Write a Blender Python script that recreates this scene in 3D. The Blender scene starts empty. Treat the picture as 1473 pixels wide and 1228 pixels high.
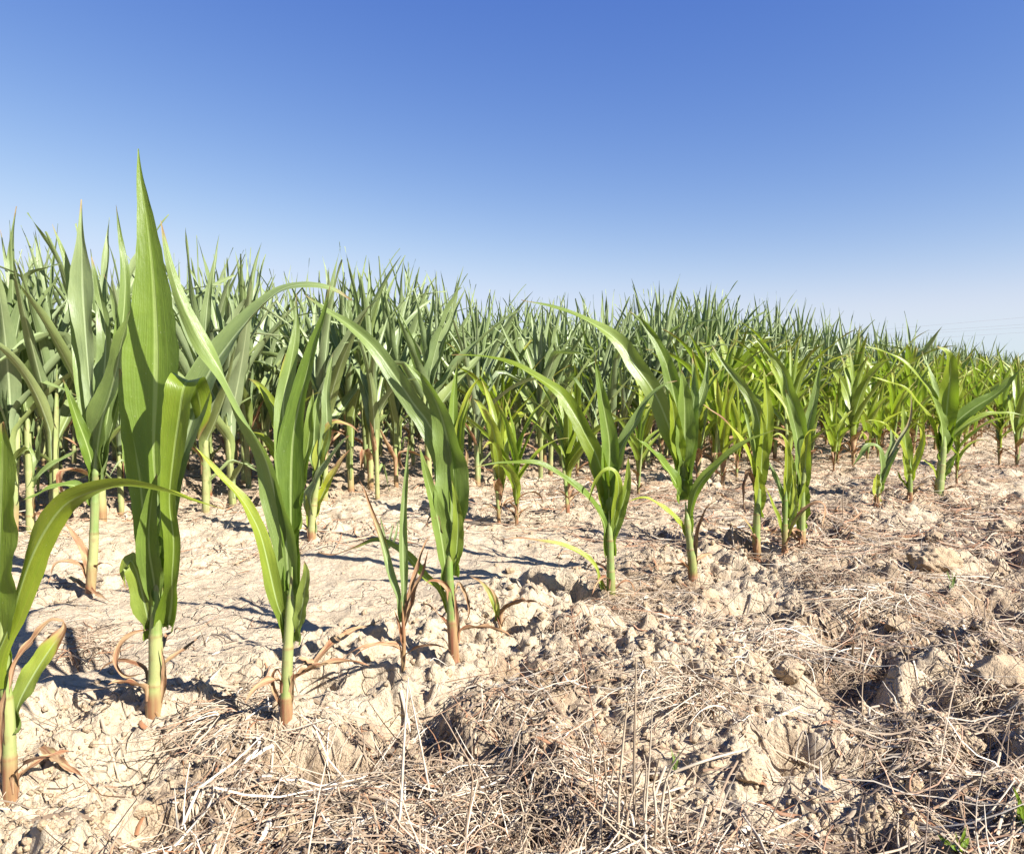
import bpy, math, random
import numpy as np
from mathutils import Vector

random.seed(7)
RNG = np.random.default_rng(11)
SC = bpy.context.scene
COL = SC.collection
PI = math.pi

# ------------------------------------------------------------------ camera
CAM_H = 0.5
FPX = 1060.0                      # focal length in photo pixels (photo 1473 x 1228)
PW, PH = 1473.0, 1228.0
PITCH = math.atan((614 - 560) / FPX)
FWD = np.array([0, math.cos(PITCH), -math.sin(PITCH)])
UPV = np.array([0, math.sin(PITCH), math.cos(PITCH)])
RGT = np.array([1.0, 0, 0])
CAMP = np.array([0, 0, CAM_H])

cam_d = bpy.data.cameras.new('camera')
cam = bpy.data.objects.new('camera', cam_d)
COL.objects.link(cam)
cam.location = CAMP
cam.rotation_euler = (PI / 2 - PITCH, 0, 0)
cam_d.sensor_width = 36.0
cam_d.lens = 36.0 * FPX / PW
cam_d.clip_start = 0.02
cam_d.clip_end = 3000
SC.camera = cam


def ray(px, py):
    return FWD * FPX + RGT * (px - PW / 2) + UPV * (PH / 2 - py)


def on_plane(px, py, y):
    d = ray(px, py)
    return CAMP + d * (y / d[1])


def project(p):
    q = np.asarray(p) - CAMP
    z = q @ FWD
    return PW / 2 + FPX * (q @ RGT) / z, PH / 2 - FPX * (q @ UPV) / z, z


# ------------------------------------------------------------------ noise
def _h(ix, iy, s):
    n = (ix.astype(np.int64) * 374761393 + iy.astype(np.int64) * 668265263 + s * 1442695041) & 0xFFFFFFFF
    n = ((n ^ (n >> 13)) * 1274126177) & 0xFFFFFFFF
    n = ((n ^ (n >> 16)) * 2246822519) & 0xFFFFFFFF
    return ((n ^ (n >> 15)) & 0xFFFFFF) / float(0xFFFFFF)


def vn(x, y, s=0):
    """value noise 0..1"""
    ix, iy = np.floor(x), np.floor(y)
    fx, fy = x - ix, y - iy
    fx = fx * fx * fx * (fx * (fx * 6 - 15) + 10)
    fy = fy * fy * fy * (fy * (fy * 6 - 15) + 10)
    ix = ix.astype(np.int64); iy = iy.astype(np.int64)
    a = _h(ix, iy, s); b = _h(ix + 1, iy, s); c = _h(ix, iy + 1, s); d = _h(ix + 1, iy + 1, s)
    return (a * (1 - fx) + b * fx) * (1 - fy) + (c * (1 - fx) + d * fx) * fy


def fbm(x, y, s=0, o=4):
    r = 0; a = 0.5; t = 0
    for k in range(o):
        r = r + a * vn(x * 2 ** k + 17.3 * k, y * 2 ** k - 9.1 * k, s + k)
        t += a; a *= 0.5
    return r / t


def domes(x, y, s):
    """lumps: max over jittered cells of a rounded bump of random size, 0..1"""
    ix, iy = np.floor(x).astype(np.int64), np.floor(y).astype(np.int64)
    out = np.zeros_like(x)
    for i in (-1, 0, 1):
        for j in (-1, 0, 1):
            cx, cy = ix + i, iy + j
            px = cx + _h(cx, cy, s); py = cy + _h(cx, cy, s + 1)
            r = 0.25 + 0.55 * _h(cx, cy, s + 2) ** 1.6
            st = 0.7 + 0.6 * _h(cx, cy, s + 3)
            an = 6.28 * _h(cx, cy, s + 4); ca, sa = np.cos(an), np.sin(an)
            u = ((x - px) * ca + (y - py) * sa) * st / r; v = ((y - py) * ca - (x - px) * sa) / st / r
            d = np.maximum(np.maximum(np.abs(u), np.abs(v)), np.abs(u + v * .7) * .8)
            d = .65 * d + .35 * np.sqrt(u * u + v * v)
            tl = (_h(cx, cy, s + 5) - .5) * u + (_h(cx, cy, s + 6) - .5) * v
            b = np.clip(np.minimum((1 - d) * 2.4, .75 + .7 * tl), 0, None) * r
            out = np.maximum(out, b)
    return out


def sst(a, b, x):
    t = np.clip((x - a) / (b - a), 0, 1)
    return t * t * (3 - 2 * t)


# ------------------------------------------------------------------ terrain
RD = np.array([0.745, 0.667])       # direction of the maize rows
RN = np.array([-0.667, 0.745])
ROW0 = 1.259


def tn(x, y):
    return x * RD[0] + y * RD[1], x * RN[0] + y * RN[1] - ROW0


def flat_at(px, py):
    d = ray(px, py)
    k = CAM_H / -d[2]
    return d[0] * k, d[1] * k


# hollows (negative) and mounds placed by where they lie in the field, the last mounds added for their shade: px, py, radius m, height m
BUMPS = [(1225, 985, .10, -.05), (735, 965, .055, -.04), (1175, 935, .05, -.035), (1445, 885, .07, -.05),
         (1120, 960, .05, -.03), (205, 1080, .06, -.045), (330, 1075, .13, .012), (120, 930, .07, -.03),
         (1420, 960, .12, .045), (850, 905, .07, .03), (960, 1000, .12, .035), (1330, 805, .12, .035),
         (1220, 860, .16, .04), (600, 1200, .14, -.006), (810, 1165, .12, -.006), (1000, 960, .1, .03),
         (1390, 1120, .06, -.03), (1040, 1130, .1, .03), (430, 1050, .08, .02), (470, 980, .09, -.008),
         (100, 1200, .08, .02), (740, 1050, .10, .02), (640, 1140, .09, -.008), (1060, 880, .05, -.03),
         (1305, 990, .05, .06), (785, 985, .028, .04), (1235, 925, .03, .04), (1485, 890, .05, .06), (245, 1088, .03, .03), (1160, 985, .04, .045), (935, 915, .03, .035)]  # added mounds, mostly right of a hollow, to throw shade into it
_B = []
for px, py, r, h in BUMPS:
    bx, by = flat_at(px, py)
    _B.append((bx, by, r, h * (1.6 if h < 0 else .9)))


for px, py in [(15, 1145), (221, 1014), (412, 1026), (653, 938), (580, 962), (879, 850), (997, 830), (1089, 800), (1129, 792), (1153, 787), (130, 848)]:
    bx, by = flat_at(px, py)
    _B.append((bx, by, .035, .012))


def rough_mask(x, y):
    t, n = tn(x, y)
    band = sst(.06, .2, n) * (1 - sst(.75, 1.0, n)) * (1 - sst(1.4, 2.6, t))
    band2 = .55 * sst(.9, 1.0, n) * (1 - sst(1.6, 1.8, n))
    return 1 - .85 * band - band2 * .6


def H(x, y):
    x = np.asarray(x, float); y = np.asarray(y, float)
    t, n = tn(x, y)
    r = np.hypot(x, y)
    m = rough_mask(x, y)
    fade = 1 - sst(7, 16, r)
    wx = x + .02 * (fbm(x * 34, y * 34, 93, 2) - .5) + .03 * (fbm(x * 9, y * 9, 91, 2) - .5); wy = y + .02 * (fbm(x * 34, y * 34, 97, 2) - .5) + .03 * (fbm(x * 9, y * 9, 95, 2) - .5)
    z = .05 * (fbm(x * 1.1, y * 1.1, 3, 2) - .5) + .03 * (fbm(x * 4, y * 4, 7, 3) - .5)
    z = z + .018 * np.exp(-(n / .13) ** 2)
    clump = sst(.38, .72, fbm(x * 3.1, y * 3.1, 21, 3))
    z = z + fade * m * (.052 * clump * (domes(wx / .11, wy / .11, 31) - .25)
                        + .034 * (.3 + .7 * clump) * domes(wx / .052, wy / .052, 41)
                        + .012 * domes(wx / .026, wy / .026, 51))
    z = z - fade * m * .045 * sst(.60, .74, fbm(x * 7.3, y * 7.3, 201, 3))
    z = z + fade * .008 * domes(wx / .013, wy / .013, 71) * (.15 + .85 * m)
    z = z + fade * (.004 + .008 * m) * (fbm(x * 60, y * 60, 65, 3) - .5)
    z = z + fade * (.028 * m + .007) * (fbm(x * 22, y * 22, 61, 4) - .5)
    for bx, by, rr, hh in _B:
        z = z + hh * np.exp(-((x - bx) ** 2 + (y - by) ** 2) / (rr * rr) * 1.3)
    return z


def H1(x, y):
    return float(H(np.array([x]), np.array([y]))[0])


def ground_at(px, py):
    d = ray(px, py); d = d / d[1]
    yf = CAM_H / max(-d[2], 1e-3)
    ys = np.linspace(yf * .78, yf * 1.25, 900)
    P = CAMP[None] + d[None] * ys[:, None]
    hz = H(P[:, 0], P[:, 1])
    k = np.argmax(P[:, 2] < hz)
    return P[k] if P[k, 2] < hz[k] else P[-1]


# ------------------------------------------------------------------ node helpers
def new_mat(name):
    m = bpy.data.materials.new(name); m.use_nodes = True
    nt = m.node_tree; nt.nodes.clear()
    return m, nt


class NT:
    def __init__(s, nt): s.t = nt
    def n(s, typ, **kw):
        nd = s.t.nodes.new(typ)
        for k, v in kw.items(): setattr(nd, k, v)
        return nd
    def l(s, a, b): s.t.links.new(a, b)
    def setin(s, sock, v):
        if hasattr(v, 'is_linked') or isinstance(v, bpy.types.NodeSocket): s.l(v, sock)
        else: sock.default_value = v
    def math(s, op, a, b=0.0, c=None, clamp=False):
        nd = s.n('ShaderNodeMath', operation=op, use_clamp=clamp)
        s.setin(nd.inputs[0], a); s.setin(nd.inputs[1], b)
        if c is not None: s.setin(nd.inputs[2], c)
        return nd.outputs[0]
    def mix(s, f, a, b, mode='MIX'):
        nd = s.n('ShaderNodeMix', data_type='RGBA', blend_type=mode)
        s.setin(nd.inputs[0], f); s.setin(nd.inputs[6], a); s.setin(nd.inputs[7], b)
        return nd.outputs[2]
    def ramp(s, f, stops):
        nd = s.n('ShaderNodeValToRGB'); s.l(f, nd.inputs[0])
        e = nd.color_ramp.elements
        while len(e) < len(stops): e.new(.5)
        for el, (p, c) in zip(e, stops): el.position = p; el.color = c if len(c) == 4 else (*c, 1)
        return nd.outputs[0]
    def noise(s, vec, scale, detail=3, rough=.55, dim='3D'):
        nd = s.n('ShaderNodeTexNoise', noise_dimensions=dim)
        if vec is not None: s.l(vec, nd.inputs['Vector'])
        nd.inputs['Scale'].default_value = scale; nd.inputs['Detail'].default_value = detail
        nd.inputs['Roughness'].default_value = rough
        return nd.outputs[0]


def c4(*c): return (c[0], c[1], c[2], 1.0)


# ------------------------------------------------------------------ materials
def mat_leaf():
    m, nt = new_mat('maize_leaf'); g = NT(nt)
    at = g.n('ShaderNodeAttribute', attribute_name='pig')      # R yellow, G dry, B random, A fresh
    sep = g.n('ShaderNodeSeparateColor'); g.l(at.outputs['Color'], sep.inputs[0])
    yel, dry, rnd, fresh = sep.outputs[0], sep.outputs[1], sep.outputs[2], at.outputs['Alpha']
    lu = g.n('ShaderNodeAttribute', attribute_name='luv')
    su = g.n('ShaderNodeSeparateXYZ'); g.l(lu.outputs['Vector'], su.inputs[0])
    u, v, ln = su.outputs[0], su.outputs[1], su.outputs[2]      # u -1..1, v 0..1, ln metres along
    oi = g.n('ShaderNodeObjectInfo')
    # streaky coordinates along the blade
    cv = g.n('ShaderNodeCombineXYZ')
    g.l(g.math('MULTIPLY', u, 11.0), cv.inputs[0]); g.l(g.math('MULTIPLY', ln, 5.0), cv.inputs[1])
    g.l(g.math('MULTIPLY', rnd, 37.0), cv.inputs[2])
    streak = g.noise(cv.outputs[0], 1.0, 3)
    cv2 = g.n('ShaderNodeCombineXYZ')
    g.l(g.math('MULTIPLY', u, 1.6), cv2.inputs[0]); g.l(g.math('MULTIPLY', ln, 22.0), cv2.inputs[1])
    g.l(g.math('MULTIPLY', rnd, 91.0), cv2.inputs[2])
    blot = g.noise(cv2.outputs[0], 1.0, 4)
    green = g.mix(fresh, c4(.155, .20, .095), c4(.098, .182, .006))
    dark = g.mix(fresh, c4(.05, .08, .028), c4(.026, .066, .003))
    green = g.mix(g.math('MULTIPLY', g.ramp(streak, [(.3, (0, 0, 0)), (.7, (1, 1, 1))]), .6), green, dark)
    green = g.mix(g.math('MULTIPLY', g.ramp(blot, [(.42, (1, 1, 1)), (.6, (0, 0, 0))]), .35), green, dark)
    vv = g.math('ADD', g.math('MULTIPLY', oi.outputs['Random'], .35), g.math('MULTIPLY', rnd, .35))
    green = g.mix(vv, green, g.mix(fresh, c4(.27, .305, .20), c4(.165, .25, .010)))
    # yellowing, in blotches
    yf = g.math('MULTIPLY', yel, g.math('ADD', .55, blot), clamp=True)
    col = g.mix(yf, green, g.mix(streak, c4(.25, .36, .012), c4(.42, .36, .035)))
    # midrib, only where it still is a blade
    au = g.math('ABSOLUTE', u)
    rib = g.math('SUBTRACT', 1.0, g.math('MULTIPLY', au, 8.0), clamp=True)
    rib = g.math('MULTIPLY', g.ramp(rib, [(.1, (0, 0, 0)), (.55, (1, 1, 1))]), g.math('SUBTRACT', 1.0, g.math('POWER', v, 3.0), clamp=True))
    col = g.mix(g.math('MULTIPLY', rib, .9), col, g.mix(fresh, c4(.40, .46, .27), c4(.34, .43, .12)))
    # fine veins
    vein = g.math('SINE', g.math('MULTIPLY', u, 75.0))
    veinm = g.math('MULTIPLY', g.math('ADD', vein, 1.0), .5)
    col = g.mix(g.math('MULTIPLY', g.math('MULTIPLY', veinm, streak), .14), col, c4(.26, .33, .10))
    # pale specks and dust
    cv3 = g.n('ShaderNodeCombineXYZ')
    g.l(g.math('MULTIPLY', u, 7.0), cv3.inputs[0]); g.l(g.math('MULTIPLY', ln, 90.0), cv3.inputs[1]); g.l(rnd, cv3.inputs[2])
    sp = g.noise(cv3.outputs[0], 2.3, 2)
    spk = g.ramp(sp, [(.70, (0, 0, 0)), (.76, (1, 1, 1))])
    col = g.mix(g.math('MULTIPLY', spk, .45), col, c4(.50, .50, .33))
    # dead tissue
    dr = g.mix(g.ramp(blot, [(.35, (0, 0, 0)), (.65, (1, 1, 1))]), c4(.37, .25, .13), c4(.15, .05, .02))
    df = g.math('ADD', dry, g.math('MULTIPLY', g.math('SUBTRACT', blot, .5), g.math('MULTIPLY', dry, 1.6)), clamp=True)
    col = g.mix(g.ramp(df, [(.25, (0, 0, 0)), (.6, (1, 1, 1))]), col, dr)
    bs = g.n('ShaderNodeBsdfPrincipled')
    g.l(col, bs.inputs['Base Color'])
    bs.inputs['Roughness'].default_value = .42
    bs.inputs['Specular IOR Level'].default_value = .4
    wet = g.math('SUBTRACT', 1.0, dry, clamp=True)
    g.l(g.math('ADD', .36, g.math('MULTIPLY', dry, .45)), bs.inputs['Roughness'])
    bmp = g.n('ShaderNodeBump'); bmp.inputs['Strength'].default_value = .35; bmp.inputs['Distance'].default_value = .0012
    hgt = g.math('ADD', g.math('ADD', g.math('MULTIPLY', veinm, .22), g.math('MULTIPLY', streak, 1.6)), g.math('ADD', g.math('MULTIPLY', rib, -2.2), g.math('MULTIPLY', blot, 4.5)))
    g.l(hgt, bmp.inputs['Height']); g.l(bmp.outputs[0], bs.inputs['Normal'])
    tr = g.n('ShaderNodeBsdfTranslucent')
    g.l(g.mix(.55, col, c4(.26, .42, .02), 'MIX'), tr.inputs[0])
    ms = g.n('ShaderNodeMixShader')
    g.l(g.math('MULTIPLY', g.math('ADD', .12, g.math('MULTIPLY', fresh, .30)), wet), ms.inputs[0])
    g.l(bs.outputs[0], ms.inputs[1]); g.l(tr.outputs[0], ms.inputs[2])
    out = g.n('ShaderNodeOutputMaterial'); g.l(ms.outputs[0], out.inputs[0])
    return m


def mat_stalk():
    m, nt = new_mat('maize_stalk'); g = NT(nt)
    at = g.n('ShaderNodeAttribute', attribute_name='pig')      # R pale, G red base, B random, A fresh
    sep = g.n('ShaderNodeSeparateColor'); g.l(at.outputs['Color'], sep.inputs[0])
    tc = g.n('ShaderNodeTexCoord')
    mp = g.n('ShaderNodeMapping'); g.l(tc.outputs['Object'], mp.inputs[0]); mp.inputs['Scale'].default_value = (120, 120, 9)
    st = g.noise(mp.outputs[0], 1.0, 3)
    col = g.mix(at.outputs['Alpha'], c4(.16, .21, .085), c4(.11, .19, .025))
    col = g.mix(sep.outputs[0], col, c4(.29, .30, .115))
    red = g.mix(st, c4(.15, .035, .022), c4(.25, .125, .055))
    col = g.mix(sep.outputs[1], col, red)
    col = g.mix(g.math('MULTIPLY', g.ramp(st, [(.4, (0, 0, 0)), (.7, (1, 1, 1))]), .45), col, c4(.34, .31, .14))
    bl = g.noise(tc.outputs['Object'], 45, 4)
    col = g.mix(g.math('MULTIPLY', g.ramp(bl, [(.52, (0, 0, 0)), (.7, (1, 1, 1))]), .55), col, c4(.20, .13, .06))
    bs = g.n('ShaderNodeBsdfPrincipled'); g.l(col, bs.inputs['Base Color'])
    bs.inputs['Roughness'].default_value = .45
    bmp = g.n('ShaderNodeBump'); bmp.inputs['Strength'].default_value = .4; bmp.inputs['Distance'].default_value = .001
    g.l(st, bmp.inputs['Height']); g.l(bmp.outputs[0], bs.inputs['Normal'])
    out = g.n('ShaderNodeOutputMaterial'); g.l(bs.outputs[0], out.inputs[0])
    return m


def mat_soil(name, a, b):
    m, nt = new_mat(name); g = NT(nt)
    ge = g.n('ShaderNodeNewGeometry')
    pos = ge.outputs['Position']
    big = g.noise(pos, 2.2, 4)
    mid = g.noise(pos, 14, 5, .6)
    fine = g.noise(pos, 110, 5, .65)
    grit = g.noise(pos, 420, 3, .7)
    col = g.mix(g.ramp(mid, [(.3, (0, 0, 0)), (.7, (1, 1, 1))]), a, b)
    col = g.mix(g.math('MULTIPLY', g.ramp(big, [(.4, (0, 0, 0)), (.65, (1, 1, 1))]), .5), col, c4(.46, .36, .25))
    col = g.mix(g.math('MULTIPLY', g.ramp(fine, [(.32, (1, 1, 1)), (.5, (0, 0, 0))]), .5), col, c4(.25, .17, .11))
    col = g.mix(g.math('MULTIPLY', g.ramp(grit, [(.62, (0, 0, 0)), (.7, (1, 1, 1))]), .5), col, c4(.55, .45, .33))
    la = g.n('ShaderNodeAttribute', attribute_name='loose')          # freshly turned, browner soil
    lo = g.math('MULTIPLY', la.outputs['Fac'], g.math('ADD', .25, g.math('MULTIPLY', mid, .9)), clamp=True)
    col = g.mix(lo, col, g.mix(fine, c4(.16, .10, .055), c4(.31, .21, .12)))
    vo = g.n('ShaderNodeTexVoronoi', feature='DISTANCE_TO_EDGE')
    wp = g.n('ShaderNodeVectorMath', operation='ADD'); g.l(pos, wp.inputs[0])
    wn = g.n('ShaderNodeTexNoise'); g.l(pos, wn.inputs['Vector']); wn.inputs['Scale'].default_value = 20
    ws = g.n('ShaderNodeVectorMath', operation='SCALE'); g.l(wn.outputs['Color'], ws.inputs[0]); ws.inputs['Scale'].default_value = .05
    g.l(ws.outputs[0], wp.inputs[1]); g.l(wp.outputs[0], vo.inputs['Vector']); vo.inputs['Scale'].default_value = 15
    crack = g.math('MULTIPLY', g.ramp(vo.outputs['Distance'], [(.0, (1, 1, 1)), (.035, (0, 0, 0))]), g.ramp(big, [(.45, (0, 0, 0)), (.6, (1, 1, 1))]))
    bs = g.n('ShaderNodeBsdfPrincipled'); g.l(col, bs.inputs['Base Color'])
    bs.inputs['Roughness'].default_value = .95; bs.inputs['Specular IOR Level'].default_value = .15
    h = g.math('ADD', g.math('MULTIPLY', fine, 1.0), g.math('MULTIPLY', grit, .35))
    h = g.math('ADD', h, g.math('MULTIPLY', mid, 2.0))
    h = g.math('SUBTRACT', h, g.math('MULTIPLY', crack, 1.0))
    bmp = g.n('ShaderNodeBump'); bmp.inputs['Strength'].default_value = 1.0; bmp.inputs['Distance'].default_value = .008
    g.l(h, bmp.inputs['Height']); g.l(bmp.outputs[0], bs.inputs['Normal'])
    out = g.n('ShaderNodeOutputMaterial'); g.l(bs.outputs[0], out.inputs[0])
    return m


def mat_straw():
    m, nt = new_mat('dry_straw'); g = NT(nt)
    at = g.n('ShaderNodeAttribute', attribute_name='pig')      # R shade, G reddish, B random
    sep = g.n('ShaderNodeSeparateColor'); g.l(at.outputs['Color'], sep.inputs[0])
    ge = g.n('ShaderNodeNewGeometry')
    nz = g.noise(ge.outputs['Position'], 60, 3)
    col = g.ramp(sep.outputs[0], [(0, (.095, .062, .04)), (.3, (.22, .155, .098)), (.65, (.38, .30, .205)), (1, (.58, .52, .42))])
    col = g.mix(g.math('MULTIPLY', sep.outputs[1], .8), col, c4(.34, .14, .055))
    col = g.mix(g.math('MULTIPLY', g.ramp(nz, [(.45, (0, 0, 0)), (.7, (1, 1, 1))]), .35), col, c4(.24, .16, .10))
    bs = g.n('ShaderNodeBsdfPrincipled'); g.l(col, bs.inputs['Base Color'])
    bs.inputs['Roughness'].default_value = .6; bs.inputs['Specular IOR Level'].default_value = .4
    out = g.n('ShaderNodeOutputMaterial'); g.l(bs.outputs[0], out.inputs[0])
    return m


def mat_plain(name, c, rough=.6):
    m, nt = new_mat(name); g = NT(nt)
    ge = g.n('ShaderNodeNewGeometry')
    nz = g.noise(ge.outputs['Position'], 3, 2)
    bs = g.n('ShaderNodeBsdfPrincipled')
    g.l(g.mix(nz, c4(*c), c4(*[k * .8 for k in c])), bs.inputs['Base Color'])
    bs.inputs['Roughness'].default_value = rough
    out = g.n('ShaderNodeOutputMaterial'); g.l(bs.outputs[0], out.inputs[0])
    return m


M_LEAF, M_STALK, M_STRAW = mat_leaf(), mat_stalk(), mat_straw()
M_SOIL = mat_soil('dry_soil', c4(.49, .405, .29), c4(.43, .335, .22))
M_CLOD = mat_soil('clod_soil', c4(.45, .345, .225), c4(.36, .255, .15))
M_WIRE = mat_plain('wire_metal', (.36, .38, .42))


# ------------------------------------------------------------------ geometry containers
class Geo:
    def __init__(s): s.v = []; s.f = []; s.luv = []; s.pig = []; s.n = 0
    def add(s, v, f, luv, pig):
        s.v.append(v); s.f.append(f + s.n); s.luv.append(luv); s.pig.append(pig); s.n += len(v)
        return s
    def merge(s, o, mat=None):
        for v, f, l, p in zip(o.v, o.f, o.luv, o.pig):
            pass
        V = np.concatenate(o.v); s.v.append(V)
        s.f.append(np.concatenate(o.f) + s.n); s.luv.append(np.concatenate(o.luv)); s.pig.append(np.concatenate(o.pig)); s.n += len(V)
    def arrays(s):
        return np.concatenate(s.v), np.concatenate(s.f), np.concatenate(s.luv), np.concatenate(s.pig)


def build_mesh(name, arrs, mats, mat_idx=None, smooth=True):
    v, f, luv, pig = arrs
    me = bpy.data.meshes.new(name)
    me.vertices.add(len(v)); me.vertices.foreach_set('co', np.ascontiguousarray(v, np.float32).ravel())
    k = f.shape[1]
    me.loops.add(f.size); me.loops.foreach_set('vertex_index', np.ascontiguousarray(f, np.int32).ravel())
    me.polygons.add(len(f)); me.polygons.foreach_set('loop_start', np.arange(0, f.size, k, dtype=np.int32))
    if smooth: me.polygons.foreach_set('use_smooth', np.ones(len(f), bool))
    for m in mats: me.materials.append(m)
    if mat_idx is not None: me.polygons.foreach_set('material_index', np.asarray(mat_idx, np.int32))
    me.update(calc_edges=True)
    if luv is not None:
        a = me.attributes.new('luv', 'FLOAT_VECTOR', 'POINT'); a.data.foreach_set('vector', np.ascontiguousarray(luv, np.float32).ravel())
    if pig is not None:
        a = me.attributes.new('pig', 'FLOAT_COLOR', 'POINT'); a.data.foreach_set('color', np.ascontiguousarray(pig, np.float32).ravel())
    return me


def link(name, me, parent=None, loc=None):
    o = bpy.data.objects.new(name, me); COL.objects.link(o)
    if parent is not None: o.parent = parent
    if loc is not None: o.location = loc
    return o


def thing(name, label, cat, loc=(0, 0, 0), group=None, me=None):
    o = bpy.data.objects.new(name, me); COL.objects.link(o)
    o.location = loc; o['label'] = label; o['category'] = cat
    if group: o['group'] = group
    return o


def grid_faces(nr, nc):
    i = np.arange(nr - 1)[:, None]; j = np.arange(nc - 1)[None]
    a = (i * nc + j).ravel()
    return np.stack([a, a + 1, a + nc + 1, a + nc], 1)


def norm(a):
    return a / np.maximum(np.linalg.norm(a, axis=-1, keepdims=True), 1e-9)


# ------------------------------------------------------------------ leaf and stalk
def catmull(P, n):
    P = np.asarray(P, float)
    Q = np.vstack([2 * P[0] - P[1], P, 2 * P[-1] - P[-2]])
    out = []
    for i in range(len(P) - 1):
        p0, p1, p2, p3 = Q[i:i + 4]
        t = np.linspace(0, 1, 24, endpoint=False)[:, None]
        out.append(.5 * ((2 * p1) + (-p0 + p2) * t + (2 * p0 - 5 * p1 + 4 * p2 - p3) * t ** 2 + (-p0 + 3 * p1 - 3 * p2 + p3) * t ** 3))
    out.append(P[-1:]); D = np.concatenate(out)
    s = np.concatenate([[0], np.cumsum(np.linalg.norm(np.diff(D, axis=0), axis=1))])
    q = np.linspace(0, s[-1], n)
    return np.stack([np.interp(q, s, D[:, k]) for k in range(3)], 1), s[-1]


def leaf_surface(P, N, L, w, rng, nu=7, base_w=.45, peak=.35, roll0=2.2, roll1=.7, wave=.12, wfreq=3.0, yel=(0, 0), dry=(0, 0),
                 fresh=.8, power=2.3, fold=.12, ds=.6, prof=None, clasp=0):
    """P, N: spine points and unit normals (the concave side), w: half width in metres"""
    nv = len(P)
    v = np.linspace(0, 1, nv)
    T = norm(np.gradient(P, axis=0))
    N = norm(N - (N * T).sum(1, keepdims=True) * T)
    B = np.cross(T, N)
    hw = w * (base_w + (1 - base_w) * sst(.0 if not clasp else .06, peak, v)) * np.maximum(1 - v ** power, 0) ** .95
    if prof: hw = w * np.interp(v, [q[0] for q in prof], [q[1] for q in prof]); hw = np.convolve(np.pad(hw, 2, 'edge'), np.ones(5) / 5, 'valid')
    if clasp:
        cl = 1 - sst(.02, .16, v); hw = hw * (1 - cl) + min(clasp * 1.25 * 1.7, w * 1.25) * cl
    hw = np.maximum(hw, w * .012)
    roll = roll0 + (roll1 - roll0) * sst(0, .35, v)
    if clasp: roll = np.maximum(roll, 3.4 * (1 - sst(.0, .22, v)))
    s = np.linspace(-1, 1, nu)
    a = s[None] * roll[:, None] / 2
    R = hw / (roll / 2)
    e0, e1, e2 = rng.uniform(0, 50, 3)
    rag = 1 + .13 * (fbm(v * 6 + e0, v * 0 + s[0], 5, 3) - .5)[:, None] * (s < 0)[None] + .13 * (fbm(v * 6 + e1, v * 0 + 3.3, 6, 3) - .5)[:, None] * (s > 0)[None]
    rag = rag + (.10 * (vn(v * 40 + e2, v * 0 + 1.7, 8) - .5))[:, None] * (np.abs(s) > .9)[None]
    off = B[:, None] * (R[:, None] * np.sin(a) * rag)[..., None] + N[:, None] * (R[:, None] * (1 - np.cos(a)))[..., None]
    off += N[:, None] * (fold * hw[:, None] * np.abs(s)[None] * sst(.1, .3, v)[:, None])[..., None]
    if clasp: off -= N[:, None] * (np.minimum(R, clasp * 1.5) * (1 - sst(.03, .2, v)))[:, None, None]
    p1, p2 = rng.uniform(0, 6.28, 2)
    wv = wave * w * np.where(s < 0, np.sin(wfreq * v[:, None] * 6.28 + p1 + .8 * np.sin(v[:, None] * 9 + p2)),
                             np.sin(wfreq * 1.17 * v[:, None] * 6.28 + p2 + .7 * np.sin(v[:, None] * 7 + p1))) * (s ** 2)[None]
    wv *= (sst(.1, .35, v) * (1 - .6 * v))[:, None]
    off += N[:, None] * wv[..., None]
    V = (P[:, None] + off).reshape(-1, 3)
    luv = np.stack([np.repeat(s[None], nv, 0), np.repeat(v[:, None], nu, 1), np.repeat((v * L)[:, None], nu, 1)], -1).reshape(-1, 3)
    y = yel[0] + (yel[1] - yel[0]) * v ** 1.2
    d = dry[0] + (dry[1] - dry[0]) * sst(ds, 1, v)
    dd = d[:, None] + .35 * dry[1] * (np.abs(s) ** 4)[None] * sst(.2, .8, v)[:, None]
    rnd = rng.uniform()
    pig = np.stack([np.repeat(y[:, None], nu, 1), np.clip(dd, 0, 1), np.full((nv, nu), rnd), np.full((nv, nu), fresh)], -1).reshape(-1, 4)
    return V, grid_faces(nv, nu), luv, pig


def tube(P, r, pig, ns=9, nodes=()):
    """P n x 3, r n, pig n x 4"""
    n = len(P)
    T = norm(np.gradient(P, axis=0))
    X = norm(np.cross(T, np.array([0.13, .99, 0.05])[None]))
    Y = np.cross(T, X)
    a = np.linspace(0, 2 * PI, ns + 1)
    V = P[:, None] + (X[:, None] * np.cos(a)[None, :, None] + Y[:, None] * np.sin(a)[None, :, None]) * r[:, None, None]
    luv = np.zeros((n, ns + 1, 3)); luv[..., 1] = np.linspace(0, 1, n)[:, None]
    return V.reshape(-1, 3), grid_faces(n, ns + 1), luv.reshape(-1, 3), np.repeat(pig[:, None], ns + 1, 1).reshape(-1, 4)


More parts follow.
